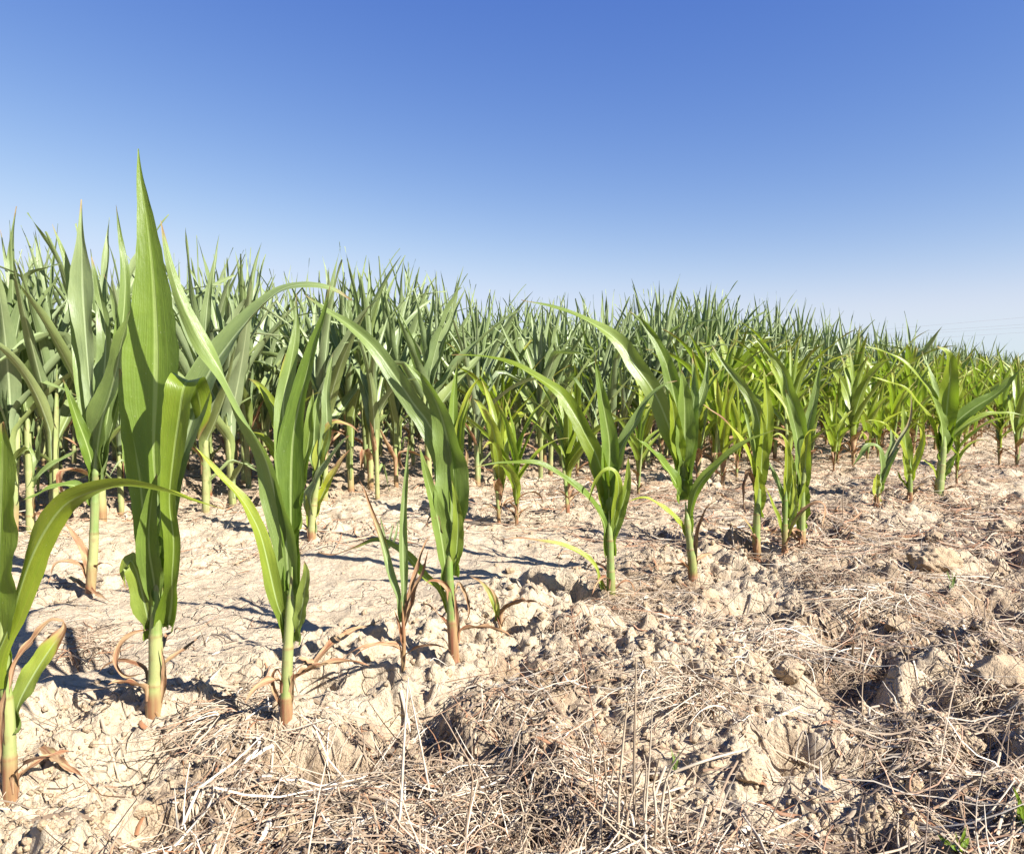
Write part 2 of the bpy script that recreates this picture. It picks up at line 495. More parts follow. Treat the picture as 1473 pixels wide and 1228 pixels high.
def stalk_surface(P, r0, r1, rng, red_h=.10, pale=.5, fresh=.7, ns=9, n=30, sheath_every=.075, red=1.0):
    P, L = catmull(P, n)
    h = np.linspace(0, L, n)
    r = (r0 + (r1 - r0) * (h / L)) * (1 - .8 * sst(.72, 1.0, h / L))
    ph = rng.uniform(0, sheath_every)
    saw = ((h + ph) % sheath_every) / sheath_every
    r = r * (1 + .16 * np.exp(-(saw / .06) ** 2) + .10 * saw)
    seg = np.floor((h + ph) / sheath_every).astype(int); sj = rng.uniform(-.35, .35, seg.max() + 1)[seg]
    rd = red * (1 - sst(red_h * .45, red_h, h + .015 * np.sin(saw * 6)))
    pl = np.clip(pale * (1 - sst(L * .4, L, h)) * (.55 + .5 * saw) + sj, 0, 1)
    rd = np.clip(rd + .75 * np.exp(-(saw / .05) ** 2) * (1 - sst(.1, .3, h)), 0, 1)
    pig = np.stack([pl, rd, np.full(n, rng.uniform()), np.full(n, fresh)], 1)
    return tube(P, r, pig, ns)


HINT = {'F': (0, .15, 1), 'K': (0, .1, -1), 'U': (0, 1, .45), 'UF': (0, .7, .8), 'L': (-1, .2, .5), 'R': (1, .2, .5),
        'LU': (-.6, .6, .6), 'RU': (.6, .6, .6), 'D': (0, -.6, .7), 'RK': (.7, .5, -.6), 'LK': (-.7, .5, -.6), 'LF': (-.45, .2, .9), 'RF': (.45, .2, .9)}


def hv(h):
    h = HINT[h] if isinstance(h, str) else h
    return np.array([h[0], -h[2], h[1]], float)


def gen_leaf(rng, az, zb, rs, L, w, th0, droop, roll1, fresh, yel, dry, sheath=.05, lowpoly=False, twist=0., power=2.2, wave=.15, kink=None, base_w=.5):
    n = 12 if lowpoly else 26
    o = np.array([math.cos(az), math.sin(az), 0]); side = np.array([-math.sin(az), math.cos(az), 0]); up = np.array([0, 0, 1.])
    nfs = 2 if lowpoly else 4
    s = np.linspace(0, 1, n - nfs)
    th = th0 * sst(0, .12, s) + droop * s ** 1.7
    if kink: th = th + kink[1] * sst(kink[0] - .04, kink[0] + .04, s)
    dS = L / (len(s) - 1)
    dirs = o[None] * np.sin(th)[:, None] + up[None] * np.cos(th)[:, None]
    sway = rng.uniform(-.35, .35)
    dirs = dirs + side[None] * (sway * s ** 1.5)[:, None]; dirs = norm(dirs)
    P = np.concatenate([[[0, 0, 0]], np.cumsum(dirs[:-1] * dS, 0)])
    P0 = o * rs * 1.15 + up * zb
    P = P + P0
    sh = np.stack([P0 - up * sheath * (1 - k / nfs) for k in range(nfs)])
    P = np.vstack([sh, P])
    T = norm(np.gradient(P, axis=0))
    a = (T * o).sum(1, keepdims=True); b = T[:, 2:3]
    N = -b * o[None] + a * up[None]
    v = np.linspace(0, 1, n)[:, None]
    Bn = np.cross(T, N)
    tw = twist * v
    N = N * np.cos(tw) + Bn * np.sin(tw)
    return leaf_surface(P, N, L + sheath, w, rng, nu=5 if lowpoly else 7, base_w=base_w, peak=.35, roll0=2.6, roll1=roll1, wave=wave, yel=yel, dry=dry,
                        fresh=fresh, power=power, ds=.55)


# ------------------------------------------------------------------ hero plants, traced leaf by leaf and built at their own distance
G_FRONT = 'maize plants of the front row'


def hero(label, base, stalk, r_px, leaves, group=G_FRONT, fresh=.8, pale=.5, red_h=.09, top_r=.6, seed=0, red=1.0, name='maize_plant', dead=3):
    """base: pixel where the stalk meets the soil; stalk: pixels upward; r_px: stalk half width in photo pixels;
    leaves: dicts p (pixels from base to tip), w (full width px), D (depth of the tip from the stalk, + is away), h (hints)..."""
    rng = np.random.default_rng(seed + 100)
    B = ground_at(*base); y0 = B[1]
    mpp = y0 / FPX
    root = thing(name, label, 'maize plant', B, group)
    pts = [B + np.array([0, 0, -.03]), B] + [on_plane(x, y, y0) for x, y in stalk]
    S = stalk_surface(np.array(pts) - B, r_px * mpp, r_px * mpp * top_r, rng, red_h=red_h, pale=pale, fresh=fresh, ns=12, n=80, red=red)
    link('stalk', build_mesh('stalk', S, [M_STALK]), root)
    for lf in leaves:
        p = lf['p']; D = lf.get('D', 0.0); n = len(p); D0 = lf.get('D0', 0)
        seg = np.concatenate([[0], np.cumsum([math.dist(p[i], p[i + 1]) for i in range(n - 1)])]); seg /= seg[-1]
        dl = lf.get('dl')
        P3 = [on_plane(p[i][0], p[i][1], y0 + D0 + (dl[i] if dl else D * seg[i] ** 1.4)) for i in range(n)]
        P, L = catmull(np.array(P3) - B, lf.get('nv', 44))
        h = lf.get('h', ('F', 'F'))
        v = np.linspace(0, 1, len(P))
        if len(h) == 2: Nn = hv(h[0])[None] * (1 - v[:, None]) + hv(h[1])[None] * v[:, None]
        else:
            hs = np.array([hv(q) for q in h]); q = np.linspace(0, 1, len(h))
            Nn = np.stack([np.interp(v, q, hs[:, k]) for k in range(3)], 1)
        A = leaf_surface(P, Nn, L, lf['w'] * .5 * mpp * 1.06, rng, nu=9, base_w=lf.get('bw', .4), peak=lf.get('pk', .35),
                         roll0=lf.get('r0', 1.8), roll1=lf.get('r1', .7), wave=lf.get('wave', .2), wfreq=lf.get('wf', 3), yel=lf.get('y', (.05, .1)),
                         dry=lf.get('d', (0, .5)), fresh=lf.get('f', fresh), power=lf.get('pw', 2.3), fold=lf.get('fold', .22), ds=lf.get('ds', .9), prof=lf.get('prof'), clasp=0 if lf.get('n') else r_px * mpp)
        o = link(lf.get('n', 'leaf'), build_mesh('leaf', A, [M_LEAF]), root)
        if lf.get('lab'): o['label'] = lf['lab']
    for k in range(dead):                    # shrivelled lowest leaves round the foot
        A = gen_leaf(rng, rng.uniform(0, 6.28), rng.uniform(.012, .05), r_px * mpp, rng.uniform(.05, .15), rng.uniform(.004, .008), rng.uniform(.8, 1.4), rng.uniform(.6, 1.7), 1.7, .4,
                     (.3, .3), (.95, 1), sheath=.012, wave=.5, twist=rng.uniform(-2, 2))
        link('withered_leaf', build_mesh('withered_leaf', A, [M_LEAF]), root)
    return root


def lf(p, w, D=0.0, h=('F', 'F'), **k):
    d = dict(p=p, w=w, D=D, h=h); d.update(k); return d


DRY = dict(n='withered_leaf', d=(.9, 1), ds=.0, f=.5, wave=.35, r1=1.6)

hero('nearest maize plant, cut by the frame, one long olive leaf arching over bare soil', (15, 1145),
     [(13, 1050), (7, 975), (5, 900), (6, 820)], 10, [
    lf([(5, 985), (7, 948), (22, 871), (48, 795), (84, 736), (121, 711), (176, 699), (235, 707), (279, 721), (322, 731)], 40, -.10,
       ('RK', (.5, .2, -.9), (.2, .8, -.75), (0, 1, -.5), (0, 1, -.2)), y=(.35, .55), f=.9, d=(0, .5), pk=.25, r1=.9, bw=.6, wf=2),
    lf([(4, 985), (-2, 900), (-2, 800), (2, 700), (4, 640), (6, 606)], 70, -.03, ('F', 'F'), f=.85, pw=7, r1=.9, bw=.45, y=(.15, .1)),
    lf([(4, 900), (-14, 800), (-34, 690), (-66, 600), (-120, 560)], 60, .05, ('RF', 'UF'), f=.8),
    lf([(14, 1050), (30, 1005), (52, 965), (76, 928), (92, 905), (90, 892)], 32, .03, ('LF', 'F'), f=.5, pw=5, y=(.1, .8), d=(0, .8), ds=.6, lab='short leaf with a browned bent end'),
    lf([(90, 893), (72, 893), (48, 920), (22, 955), (12, 1005)], 13, -.02, ('U', 'F'), **DRY),
    lf([(14, 1140), (4, 1090), (2, 1040), (8, 990)], 14, -.015, ('F', 'F'), n='withered_leaf', d=(.9, 1), ds=0, f=.5, pw=6),
], red_h=.10, pale=.7, seed=1)

hero('tallest front-row maize plant with a broad spear-shaped top leaf standing against the sky', (221, 1014),
     [(224, 960), (224, 905), (227, 850), (229, 800)], 11, [
    lf([(228, 905), (228, 800), (224, 700), (221, 640), (224, 560), (225, 500), (223, 440), (219, 381), (211, 311), (202, 255), (199, 214)], 82, .04,
       ('F', 'F', (.06, .12, 1)), prof=[(0, .25), (.2, .25), (.3, .32), (.38, .52), (.47, .9), (.557, 1), (.66, .72), (.76, .48), (.86, .27), (.945, .10), (1, 0)], r0=2.2, r1=.75, wave=.04, f=.85, wf=2, d=(0, .1), nv=80),
    lf([(234, 905), (246, 840), (250, 780), (244, 720), (250, 655), (258, 600), (264, 560), (272, 547), (284, 566), (289, 600), (284, 632)], 41, 0,
       ('F', 'F', 'F', 'F', 'UF', 'K', 'K'), dl=[-.012, -.03, -.035, -.035, -.04, -.045, -.045, -.02, .01, .02, .03], prof=[(0, .3), (.1, .42), (.25, .6), (.42, .48), (.5, .65), (.62, 1), (.75, 1), (.9, .7), (1, 0)], y=(.12, .3), f=.9, wave=.08, nv=64),
    lf([(238, 830), (243, 740), (256, 670), (275, 610), (297, 545), (330, 494), (367, 450), (403, 418), (440, 409), (476, 415), (505, 433)], 72, .10,
       ('F', 'F', (-.3, .3, .9), (-.5, .5, .8), (-.45, .65, .7), (-.3, .8, .6), (0, .9, .5)), pk=.45, bw=.3, f=.25, fold=.1, r1=.8, nv=64, wf=2),
    lf([(222, 905), (212, 850), (208, 790), (204, 720), (196, 650), (188, 600), (178, 560), (172, 530)], 36, .05, ('F', 'RF', 'RF'), f=.7, prof=[(0, .2), (.2, .35), (.45, .75), (.65, 1), (.85, .7), (1, 0)]),
    lf([(218, 920), (211, 880), (201, 838), (194, 815), (187, 806), (180, 822), (181, 845)], 30, -.01, ('F', 'F', 'UF', 'L'), pw=5, y=(.2, .4), f=.6, pk=.3, d=(0, .6), lab='short pale leaf with its end bent down'),
    lf([(228, 900), (222, 840), (214, 780), (218, 720), (226, 680)], 34, -.03, ('F', (.3, .1, 1)), f=.75, pk=.4, pw=3),
    lf([(226, 800), (232, 730), (243, 690), (246, 650), (240, 620)], 40, .01, ('LF', 'LF'), f=.8, pk=.4),
    lf([(214, 905), (190, 912), (172, 930), (168, 955), (182, 972), (206, 968)], 10, -.03, ('U', 'F', 'F'), **DRY),
    lf([(228, 960), (248, 945), (270, 930), (290, 912)], 9, .05, ('U', 'U'), n='withered_leaf', d=(.6, .9), ds=0, y=(.6, .6)),
    lf([(232, 1010), (236, 985), (236, 955), (232, 930)], 9, -.012, ('F', 'F'), n='withered_leaf', d=(.9, 1), ds=0, f=.5),
], red_h=.05, pale=.55, seed=2)

hero('front-row maize plant with upright twin leaves and a long twisted leaf reaching left', (412, 1026),
     [(412, 985), (415, 920), (418, 865), (420, 815)], 9, [
    lf([(418, 905), (414, 840), (411, 775), (397, 715), (380, 655), (350, 597), (328, 553), (314, 527), (290, 490), (264, 440), (245, 385), (231, 317)], 40, .02,
       ('F', 'F', (-.4, .3, .9), (-.75, .35, .6), (-.9, .4, .1), (-.7, .4, -.6), (-.4, .4, -.8), (-.3, .3, -.9)), pk=.25, bw=.6, f=.6, r1=.8, nv=72, pw=2.6),
    lf([(420, 850), (419, 760), (419, 690), (422, 630), (430, 585), (441, 538), (453, 492), (466, 452), (475, 410)], 50, .03, ('F', 'F', 'LF', 'LF'), pk=.42, bw=.4, f=.8, pw=1.9, nv=60, wave=.06),
    lf([(418, 800), (412, 700), (408, 630), (408, 575), (418, 525), (426, 475), (427, 422)], 36, .06, ('RF', 'RF', 'F'), pk=.4, f=.6, pw=2),
    lf([(415, 925), (413, 905), (399, 868), (378, 780), (363, 743), (345, 714), (315, 681), (278, 640)], 23, -.04, ('F', 'RF', 'RU', 'U'), y=(.15, .75), f=.7, d=(0, .3), bw=.55, pk=.3, pw=2.6),
    lf([(424, 925), (432, 890), (438, 850), (441, 825), (438, 806)], 20, -.02, ('LF', 'F'), f=.5, y=(.2, .3), pw=4),
    lf([(422, 760), (430, 700), (440, 660), (447, 610), (450, 560)], 32, .04, ('LF', 'LF'), f=.75),
    lf([(406, 1020), (398, 1000), (392, 975), (399, 962), (406, 975)], 8, -.02, ('F', 'F'), **DRY),
    lf([(418, 1018), (420, 990), (422, 965)], 9, -.012, ('F', 'F'), n='withered_leaf', d=(.8, .8), ds=0, f=.5),
], red_h=.075, pale=.8, seed=3)

hero('front-row maize plant with a pale glossy leaf arching far left and a browned sheath', (653, 938),
     [(649, 880), (646, 820), (648, 765)], 8, [
    lf([(648, 790), (645, 720), (637, 655), (617, 610), (596, 582), (568, 540), (540, 502), (505, 470), (470, 446), (437, 423)], 33, .05,
       ('F', 'LF', (-.5, .6, .7), (-.4, .75, .6), (-.3, .85, .6)), pk=.22, bw=.55, f=.45, r1=.7, nv=60, pw=2.6),
    lf([(648, 820), (650, 740), (652, 680), (643, 628), (628, 580), (608, 547), (582, 521)], 56, .0, ('F', 'F', 'LF', 'LU'), pk=.38, bw=.35, f=.65, pw=2.0, nv=54, d=(0, .2)),
    lf([(652, 780), (655, 690), (653, 640), (652, 596), (654, 557), (659, 518)], 24, .04, ('RF', 'F'), f=.85, r1=1.2),
    lf([(652, 770), (656, 700), (660, 620), (673, 570), (694, 535)], 17, .03, ('LF', 'LF'), y=(.2, .9), f=.8, d=(0, .7)),
    lf([(650, 800), (655, 720), (660, 650), (668, 600), (678, 568)], 27, .05, ('LF', 'LF'), y=(.15, .4), f=.8),
    lf([(645, 850), (636, 780), (626, 730), (615, 690), (603, 640)], 26, -.03, ('RF', 'RF'), f=.7),
    lf([(652, 830), (657, 790), (659, 750), (655, 715), (650, 690)], 20, -.02, ('F', 'F'), f=.8, y=(.2, .3)),
    lf([(654, 760), (660, 708), (667, 680), (672, 655), (668, 640)], 14, .02, ('LF', 'F'), n='withered_leaf', d=(.45, .6), ds=0, y=(.8, .9), f=.5, lab='bleached dry leaf'),
    lf([(647, 880), (640, 858), (628, 842), (610, 828), (587, 800), (563, 784), (540, 778), (510, 788), (480, 798), (457, 794)], 15, .10, ('RF', 'RU', 'U', 'U'), y=(.35, .5), f=.7, d=(0, 1), ds=.5, pk=.3),
    lf([(649, 880), (645, 850), (632, 836), (618, 835), (612, 842)], 10, -.03, ('U', 'F'), **DRY),
    lf([(640, 790), (632, 765), (628, 744), (618, 745), (613, 757)], 10, -.02, ('F', 'U'), **DRY),
    lf([(655, 850), (660, 838), (670, 855), (675, 878), (670, 896)], 6, .02, ('F', 'F'), **DRY),
    lf([(656, 932), (658, 900), (656, 870), (653, 845)], 8, -.012, ('F', 'F'), n='withered_leaf', d=(.9, 1), ds=0, f=.5),
], red_h=.12, pale=.3, seed=4)

hero('thin purple-stemmed dying maize plant with needle-rolled leaves beside a taller green one', (580, 962),
     [(581, 930), (580, 895), (578, 865)], 3.6, [
    lf([(579, 895), (572, 855), (563, 831), (549, 777), (532, 729), (524, 705), (517, 690)], 15, .02, ('RF', 'RF'), r1=2.4, f=.3, d=(.15, .8), ds=.35),
    lf([(580, 890), (581, 850), (580, 811), (580, 743), (584, 691), (588, 630)], 17, 0, ('RF', 'F'), r1=2.4, f=.4, d=(.05, .5)),
    lf([(582, 890), (586, 868), (594, 842), (604, 804), (617, 768)], 10, .03, ('LF', 'LF'), **DRY),
    lf([(581, 905), (592, 870), (600, 840), (610, 820), (616, 790)], 9, -.02, ('LF', 'LF'), **DRY),
    lf([(581, 935), (575, 900), (566, 875)], 6, -.02, ('F', 'F'), **DRY),
], red_h=.25, pale=.3, seed=5, fresh=.4)

hero('front-row maize plant with dark green leaves arching low to both sides above a straw tuft', (879, 850),
     [(878, 800), (877, 765), (876, 735)], 6.5, [
    lf([(876, 760), (870, 700), (860, 660), (844, 628), (828, 598), (805, 566), (768, 540), (733, 523), (691, 512), (649, 511)], 24, .05,
       ('F', 'LF', (-.3, .8, .6), (-.1, .9, .35), (0, .9, .3)), y=(.3, .2), f=.95, pk=.25, nv=56, pw=2.6),
    lf([(876, 750), (876, 690), (877, 640), (871, 599), (863, 556), (856, 512)], 29, .02, ('F', 'F'), f=.85, pk=.42, bw=.35, r1=1.1),
    lf([(878, 770), (880, 700), (887, 665), (897, 638), (914, 607), (934, 572), (955, 553), (974, 548)], 24, .03, ('LF', (-.6, .5, .7), (-.5, .7, .6)), f=.5, pk=.35, r1=.9),
    lf([(878, 800), (871, 758), (852, 724), (828, 701), (801, 681), (773, 668), (750, 665), (715, 667), (684, 672)], 21, -.08, ('RF', (.4, .8, .3), 'U', 'U'), f=.8, pk=.3, nv=54, y=(.05, .2)),
    lf([(877, 780), (884, 740), (890, 705), (886, 682), (873, 676), (858, 690), (850, 712), (846, 728)], 13, -.05, ('F', 'UF', 'U', 'LU'), y=(.3, .6), f=.9),
    lf([(880, 800), (883, 770), (893, 735), (902, 700), (904, 655)], 16, -.02, ('LF', 'F'), f=.8, y=(.1, .3), pw=3),
    lf([(875, 760), (862, 700), (850, 660), (842, 620), (836, 590)], 17, .05, ('RF', 'RF'), y=(.3, .5), f=.9),
    lf([(871, 850), (865, 838), (856, 814), (832, 793), (801, 782), (773, 777), (745, 774), (717, 777)], 10, -.05, ('RF', 'RU', 'U', 'U'), y=(.6, .5), f=.6, d=(0, .9), ds=.35),
    lf([(886, 846), (894, 838), (904, 836), (911, 846), (915, 860)], 5, .02, ('U', 'U'), **DRY),
], red_h=.05, pale=.15, seed=6, fresh=.75)

hero('front-row maize plant with a long leaf sweeping up to the left above the distant stand', (997, 830),
     [(995, 800), (990, 760), (986, 722)], 7, [
    lf([(984, 720), (976, 650), (965, 620), (949, 580), (934, 552), (914, 525), (895, 497), (867, 474), (828, 454), (789, 441), (750, 431)], 29, .08,
       ('F', 'LF', (-.5, .6, .65), (-.2, .85, .5), (0, .95, .3)), pk=.25, f=.6, y=(.25, .1), nv=60, pw=2.5),
    lf([(982, 700), (978, 640), (975, 599), (965, 546), (953, 509), (930, 470), (903, 445)], 31, .03, ('RF', 'F', 'LU'), f=.85, pk=.5, pw=1.9),
    lf([(983, 690), (985, 630), (985, 585), (983, 555), (980, 530)], 30, -.02, ('F', 'F'), f=.75, pk=.4, pw=3),
    lf([(984, 720), (977, 704), (961, 677), (938, 650), (915, 629)], 23, -.05, ('RF', 'RU', 'U'), f=.85, pk=.35),
    lf([(990, 765), (993, 735), (1004, 701), (1031, 669), (1063, 642), (1094, 626), (1117, 617)], 17, -.06, ('LF', 'LU', 'U'), f=.75, pk=.35, y=(.1, .3)),
    lf([(990, 770), (981, 755), (961, 736), (938, 720), (920, 716), (904, 722)], 12, -.03, ('RF', 'U', 'U'), y=(.7, .8), f=.9),
    lf([(986, 710), (992, 640), (997, 590), (1000, 555), (996, 515)], 27, .05, ('LF', 'LF'), f=.6, pw=2),
    lf([(984, 690), (990, 620), (1010, 570), (1018, 530), (1015, 505)], 20, .09, ('LF', 'LF'), f=.6),
    lf([(982, 680), (972, 620), (968, 585), (962, 560)], 22, -.03, ('F', 'F'), f=.95, y=(.3, .4)),
    lf([(999, 825), (1001, 790), (1004, 763), (1016, 732), (1031, 719)], 8, -.03, ('LF', 'LU'), **DRY),
    lf([(993, 825), (985, 812), (975, 806), (970, 795)], 7, -.02, ('U', 'U'), **DRY),
], red_h=.08, pale=.3, seed=7)

hero('maize plant with a drooping orange-yellow leaf, leftmost of three slim plants close together', (1089, 800),
     [(1088, 770), (1090, 724), (1093, 680), (1096, 640)], 6, [
    lf([(1092, 700), (1094, 640), (1088, 590), (1063, 548), (1040, 520), (1024, 497)], 20, .06, ('F', 'LF', 'LU'), f=.6, y=(.3, .1)),
    lf([(1089, 705), (1082, 668), (1063, 630), (1039, 603), (1020, 588), (1003, 577)], 13, -.05, ('RF', 'U', 'U'), y=(.8, .9), d=(0, .9), ds=.4),
    lf([(1094, 690), (1100, 640), (1104, 600), (1102, 560), (1098, 528)], 20, .02, ('F', 'F'), f=.95, y=(.4, .5)),
    lf([(1092, 720), (1096, 660), (1098, 620), (1094, 590)], 20, -.03, ('F', 'F'), f=.9, y=(.35, .5)),
    lf([(1090, 690), (1081, 640), (1070, 590), (1062, 560), (1058, 545)], 9, .05, ('RF', 'RF'), f=.6, r1=1.8),
    lf([(1089, 710), (1079, 678), (1073, 690), (1070, 715), (1072, 742)], 8, -.03, ('U', 'L', 'L'), **DRY),
    lf([(1088, 790), (1085, 770), (1073, 750), (1055, 733)], 8, -.02, ('RU', 'U'), y=(.7, .5), d=(.1, 1), ds=.2),
    lf([(1092, 745), (1092, 700), (1090, 670)], 17, -.02, ('F', 'F'), y=(.4, .6), f=.9, pw=4),
], red_h=.09, pale=.4, seed=8, fresh=.9)

hero('slim maize plant with narrow drooping leaves, in the middle of three standing close together', (1129, 792),
     [(1129, 760), (1130, 720), (1131, 690)], 4.5, [
    lf([(1130, 730), (1132, 690), (1133, 655), (1129, 632), (1120, 624), (1110, 628)], 13, -.03, ('F', 'F', 'U'), y=(.5, .7), f=.9),
    lf([(1130, 740), (1124, 710), (1112, 680), (1102, 655)], 12, .02, ('RF', 'RF'), f=.6),
    lf([(1131, 745), (1137, 710), (1140, 675), (1136, 645)], 15, .02, ('LF', 'F'), y=(.2, .5), f=.8),
    lf([(1129, 775), (1121, 750), (1110, 722), (1100, 698)], 9, -.02, ('RF', 'U'), y=(.3, .7)),
    lf([(1131, 760), (1142, 735), (1143, 700), (1139, 680)], 10, -.02, ('LF', 'F'), f=.6, y=(.3, .8)),
    lf([(1132, 778), (1142, 752), (1158, 733), (1175, 722), (1186, 728), (1184, 750), (1180, 768)], 8, -.06, ('LU', 'U', 'R'), y=(.5, .5), d=(.5, 1), ds=.1, n='withered_leaf'),
], red_h=.1, pale=.3, seed=9, fresh=.85)

hero('maize plant with a broad leaf bent leftwards, rightmost of three slim plants close together', (1153, 787),
     [(1153, 755), (1154, 715), (1157, 670), (1155, 630)], 6, [
    lf([(1154, 700), (1154, 650), (1150, 610), (1142, 585), (1134, 563), (1128, 538), (1105, 506), (1080, 480)], 25, .04, ('F', 'LF', 'LF', 'LU'), f=.75, y=(.1, .3), pk=.5, pw=2),
    lf([(1154, 720), (1150, 660), (1146, 625), (1138, 590), (1130, 560)], 24, -.02, ('RF', 'F'), f=.6),
    lf([(1156, 690), (1160, 630), (1168, 590), (1176, 550), (1182, 512)], 17, .04, ('LF', 'LF'), f=.65),
    lf([(1155, 720), (1158, 680), (1160, 645), (1165, 622), (1178, 616)], 17, -.03, ('F', 'LF', 'U'), y=(.3, 1), d=(0, .7), pw=3, f=.6),
    lf([(1154, 680), (1142, 610), (1120, 570), (1095, 548), (1072, 542)], 12, .10, ('LF', 'U'), y=(.4, .8), f=.9),
    lf([(1154, 760), (1156, 720), (1160, 690)], 18, -.015, ('F', 'F'), y=(.2, .4), pw=4),
    lf([(1153, 780), (1147, 755), (1143, 730), (1140, 712)], 6, .0, ('RF', 'F'), y=(.4, .6), d=(.2, .5)),
], red_h=.09, pale=.35, seed=10, fresh=.85)

hero('withered maize seedling with two bleached curling leaves near the browned-sheath plant', (720, 906),
     [(717, 893), (714, 884)], 2.6, [
    lf([(716, 893), (711, 868), (703, 850), (690, 836), (675, 828)], 9, .02, ('LF', 'U'), y=(.5, .6), d=(.1, .6), ds=.1),
    lf([(717, 895), (716, 870), (708, 850), (697, 840)], 7, -.02, ('LF', 'U'), y=(.6, .6), d=(.2, .8), ds=.1),
    lf([(720, 904), (726, 890), (735, 883)], 4, 0, ('U', 'U'), **DRY),
], group='seedlings', red_h=.2, pale=.2, seed=11, fresh=.5)

hero('stunted greyish maize plant with a withered grey strand rising from its right side', (1261, 728),
     [(1264, 705), (1267, 680)], 4, [
    lf([(1267, 700), (1268, 668), (1263, 645), (1250, 641), (1238, 655), (1226, 672)], 14, -.04, ('RF', 'U', 'LU'), f=.55),
    lf([(1267, 695), (1276, 665), (1283, 640), (1281, 615)], 14, .03, ('LF', 'F'), f=.4),
    lf([(1266, 705), (1274, 680), (1284, 660), (1296, 640)], 11, -.02, ('LU', 'U'), f=.5),
    lf([(1268, 690), (1290, 640), (1306, 612), (1311, 590), (1310, 560)], 7, .03, ('L', 'F'), n='withered_leaf', d=(.3, .45), ds=0, f=.0, r1=2),
    lf([(1263, 722), (1260, 700), (1262, 680)], 13, -.01, ('F', 'F'), y=(.7, .8), pw=4),
    lf([(1262, 726), (1254, 732), (1248, 742)], 6, -.03, ('U', 'U'), **DRY),
    lf([(1262, 722), (1275, 735), (1264, 745)], 6, -.03, ('U', 'U'), **DRY),
], red_h=.07, pale=.3, seed=12, fresh=.5)

hero('short maize plant with yellow leaves curling on both sides next to the stunted one', (1309, 722),
     [(1309, 690), (1309, 660)], 4, [
    lf([(1308, 690), (1304, 650), (1300, 610), (1299, 577)], 17, .02, ('F', 'F'), f=.85, y=(.2, .3)),
    lf([(1308, 680), (1296, 640), (1278, 615), (1260, 605), (1244, 606)], 12, -.04, ('RF', 'U', 'U'), y=(.6, .8), f=.9),
    lf([(1310, 690), (1318, 665), (1327, 638), (1325, 615), (1312, 604)], 11, .02, ('LF', 'LU', 'D'), y=(.9, 1), f=.9),
    lf([(1309, 700), (1303, 670), (1298, 650)], 13, -.02, ('F', 'F'), y=(.4, .5)),
    lf([(1309, 705), (1296, 690), (1290, 675)], 7, .02, ('U', 'U'), y=(.5, .7)),
    lf([(1310, 715), (1322, 700), (1336, 695)], 6, -.02, ('U', 'U'), **DRY),
    lf([(1308, 718), (1300, 724), (1296, 733)], 6, -.02, ('U', 'U'), **DRY),
], red_h=.1, pale=.3, seed=13, fresh=.85)

hero('stout bushy maize plant with a broad lime-coloured upright leaf and long dark side leaves', (1350, 713),
     [(1352, 690), (1356, 650), (1358, 610)], 6.5, [
    lf([(1358, 640), (1362, 590), (1366, 550), (1367, 525), (1362, 506), (1347, 498)], 26, -.03, ('F', 'LF', 'UF'), y=(.25, .4), f=1, pw=3),
    lf([(1357, 640), (1352, 600), (1340, 570), (1325, 548), (1305, 526), (1272, 506), (1237, 498)], 17, .04, ('RF', 'U', 'U'), y=(.3, .5), f=.9),
    lf([(1356, 650), (1340, 610), (1320, 580), (1300, 558), (1272, 548), (1245, 539)], 13, -.03, ('RF', 'U', 'U'), y=(.5, .7), f=.95),
    lf([(1358, 640), (1372, 612), (1398, 589), (1434, 566), (1456, 545), (1470, 528)], 21, -.05, ('LF', 'LU', 'LU'), f=.75),
    lf([(1358, 650), (1378, 620), (1408, 601), (1440, 594), (1476, 598)], 14, -.02, ('LU', 'U', 'U'), f=.75, y=(.1, .4)),
    lf([(1357, 640), (1350, 590), (1340, 545), (1326, 505)], 16, .08, ('RF', 'RF'), f=.6),
    lf([(1357, 660), (1355, 615), (1348, 585), (1338, 565)], 22, -.05, ('RF', 'RF'), f=.7),
    lf([(1356, 650), (1370, 590), (1384, 560), (1390, 535)], 17, .05, ('LF', 'LF'), y=(.5, .6), f=1),
    lf([(1354, 690), (1368, 665), (1378, 650)], 12, -.03, ('LF', 'U'), f=.7),
    lf([(1353, 695), (1340, 672), (1326, 660)], 9, -.02, ('RF', 'U'), f=.7, y=(.5, .7)),
    lf([(1350, 708), (1343, 700), (1339, 690)], 7, -.01, ('U', 'U'), **DRY),
], red_h=.05, pale=.45, seed=14, fresh=.85)

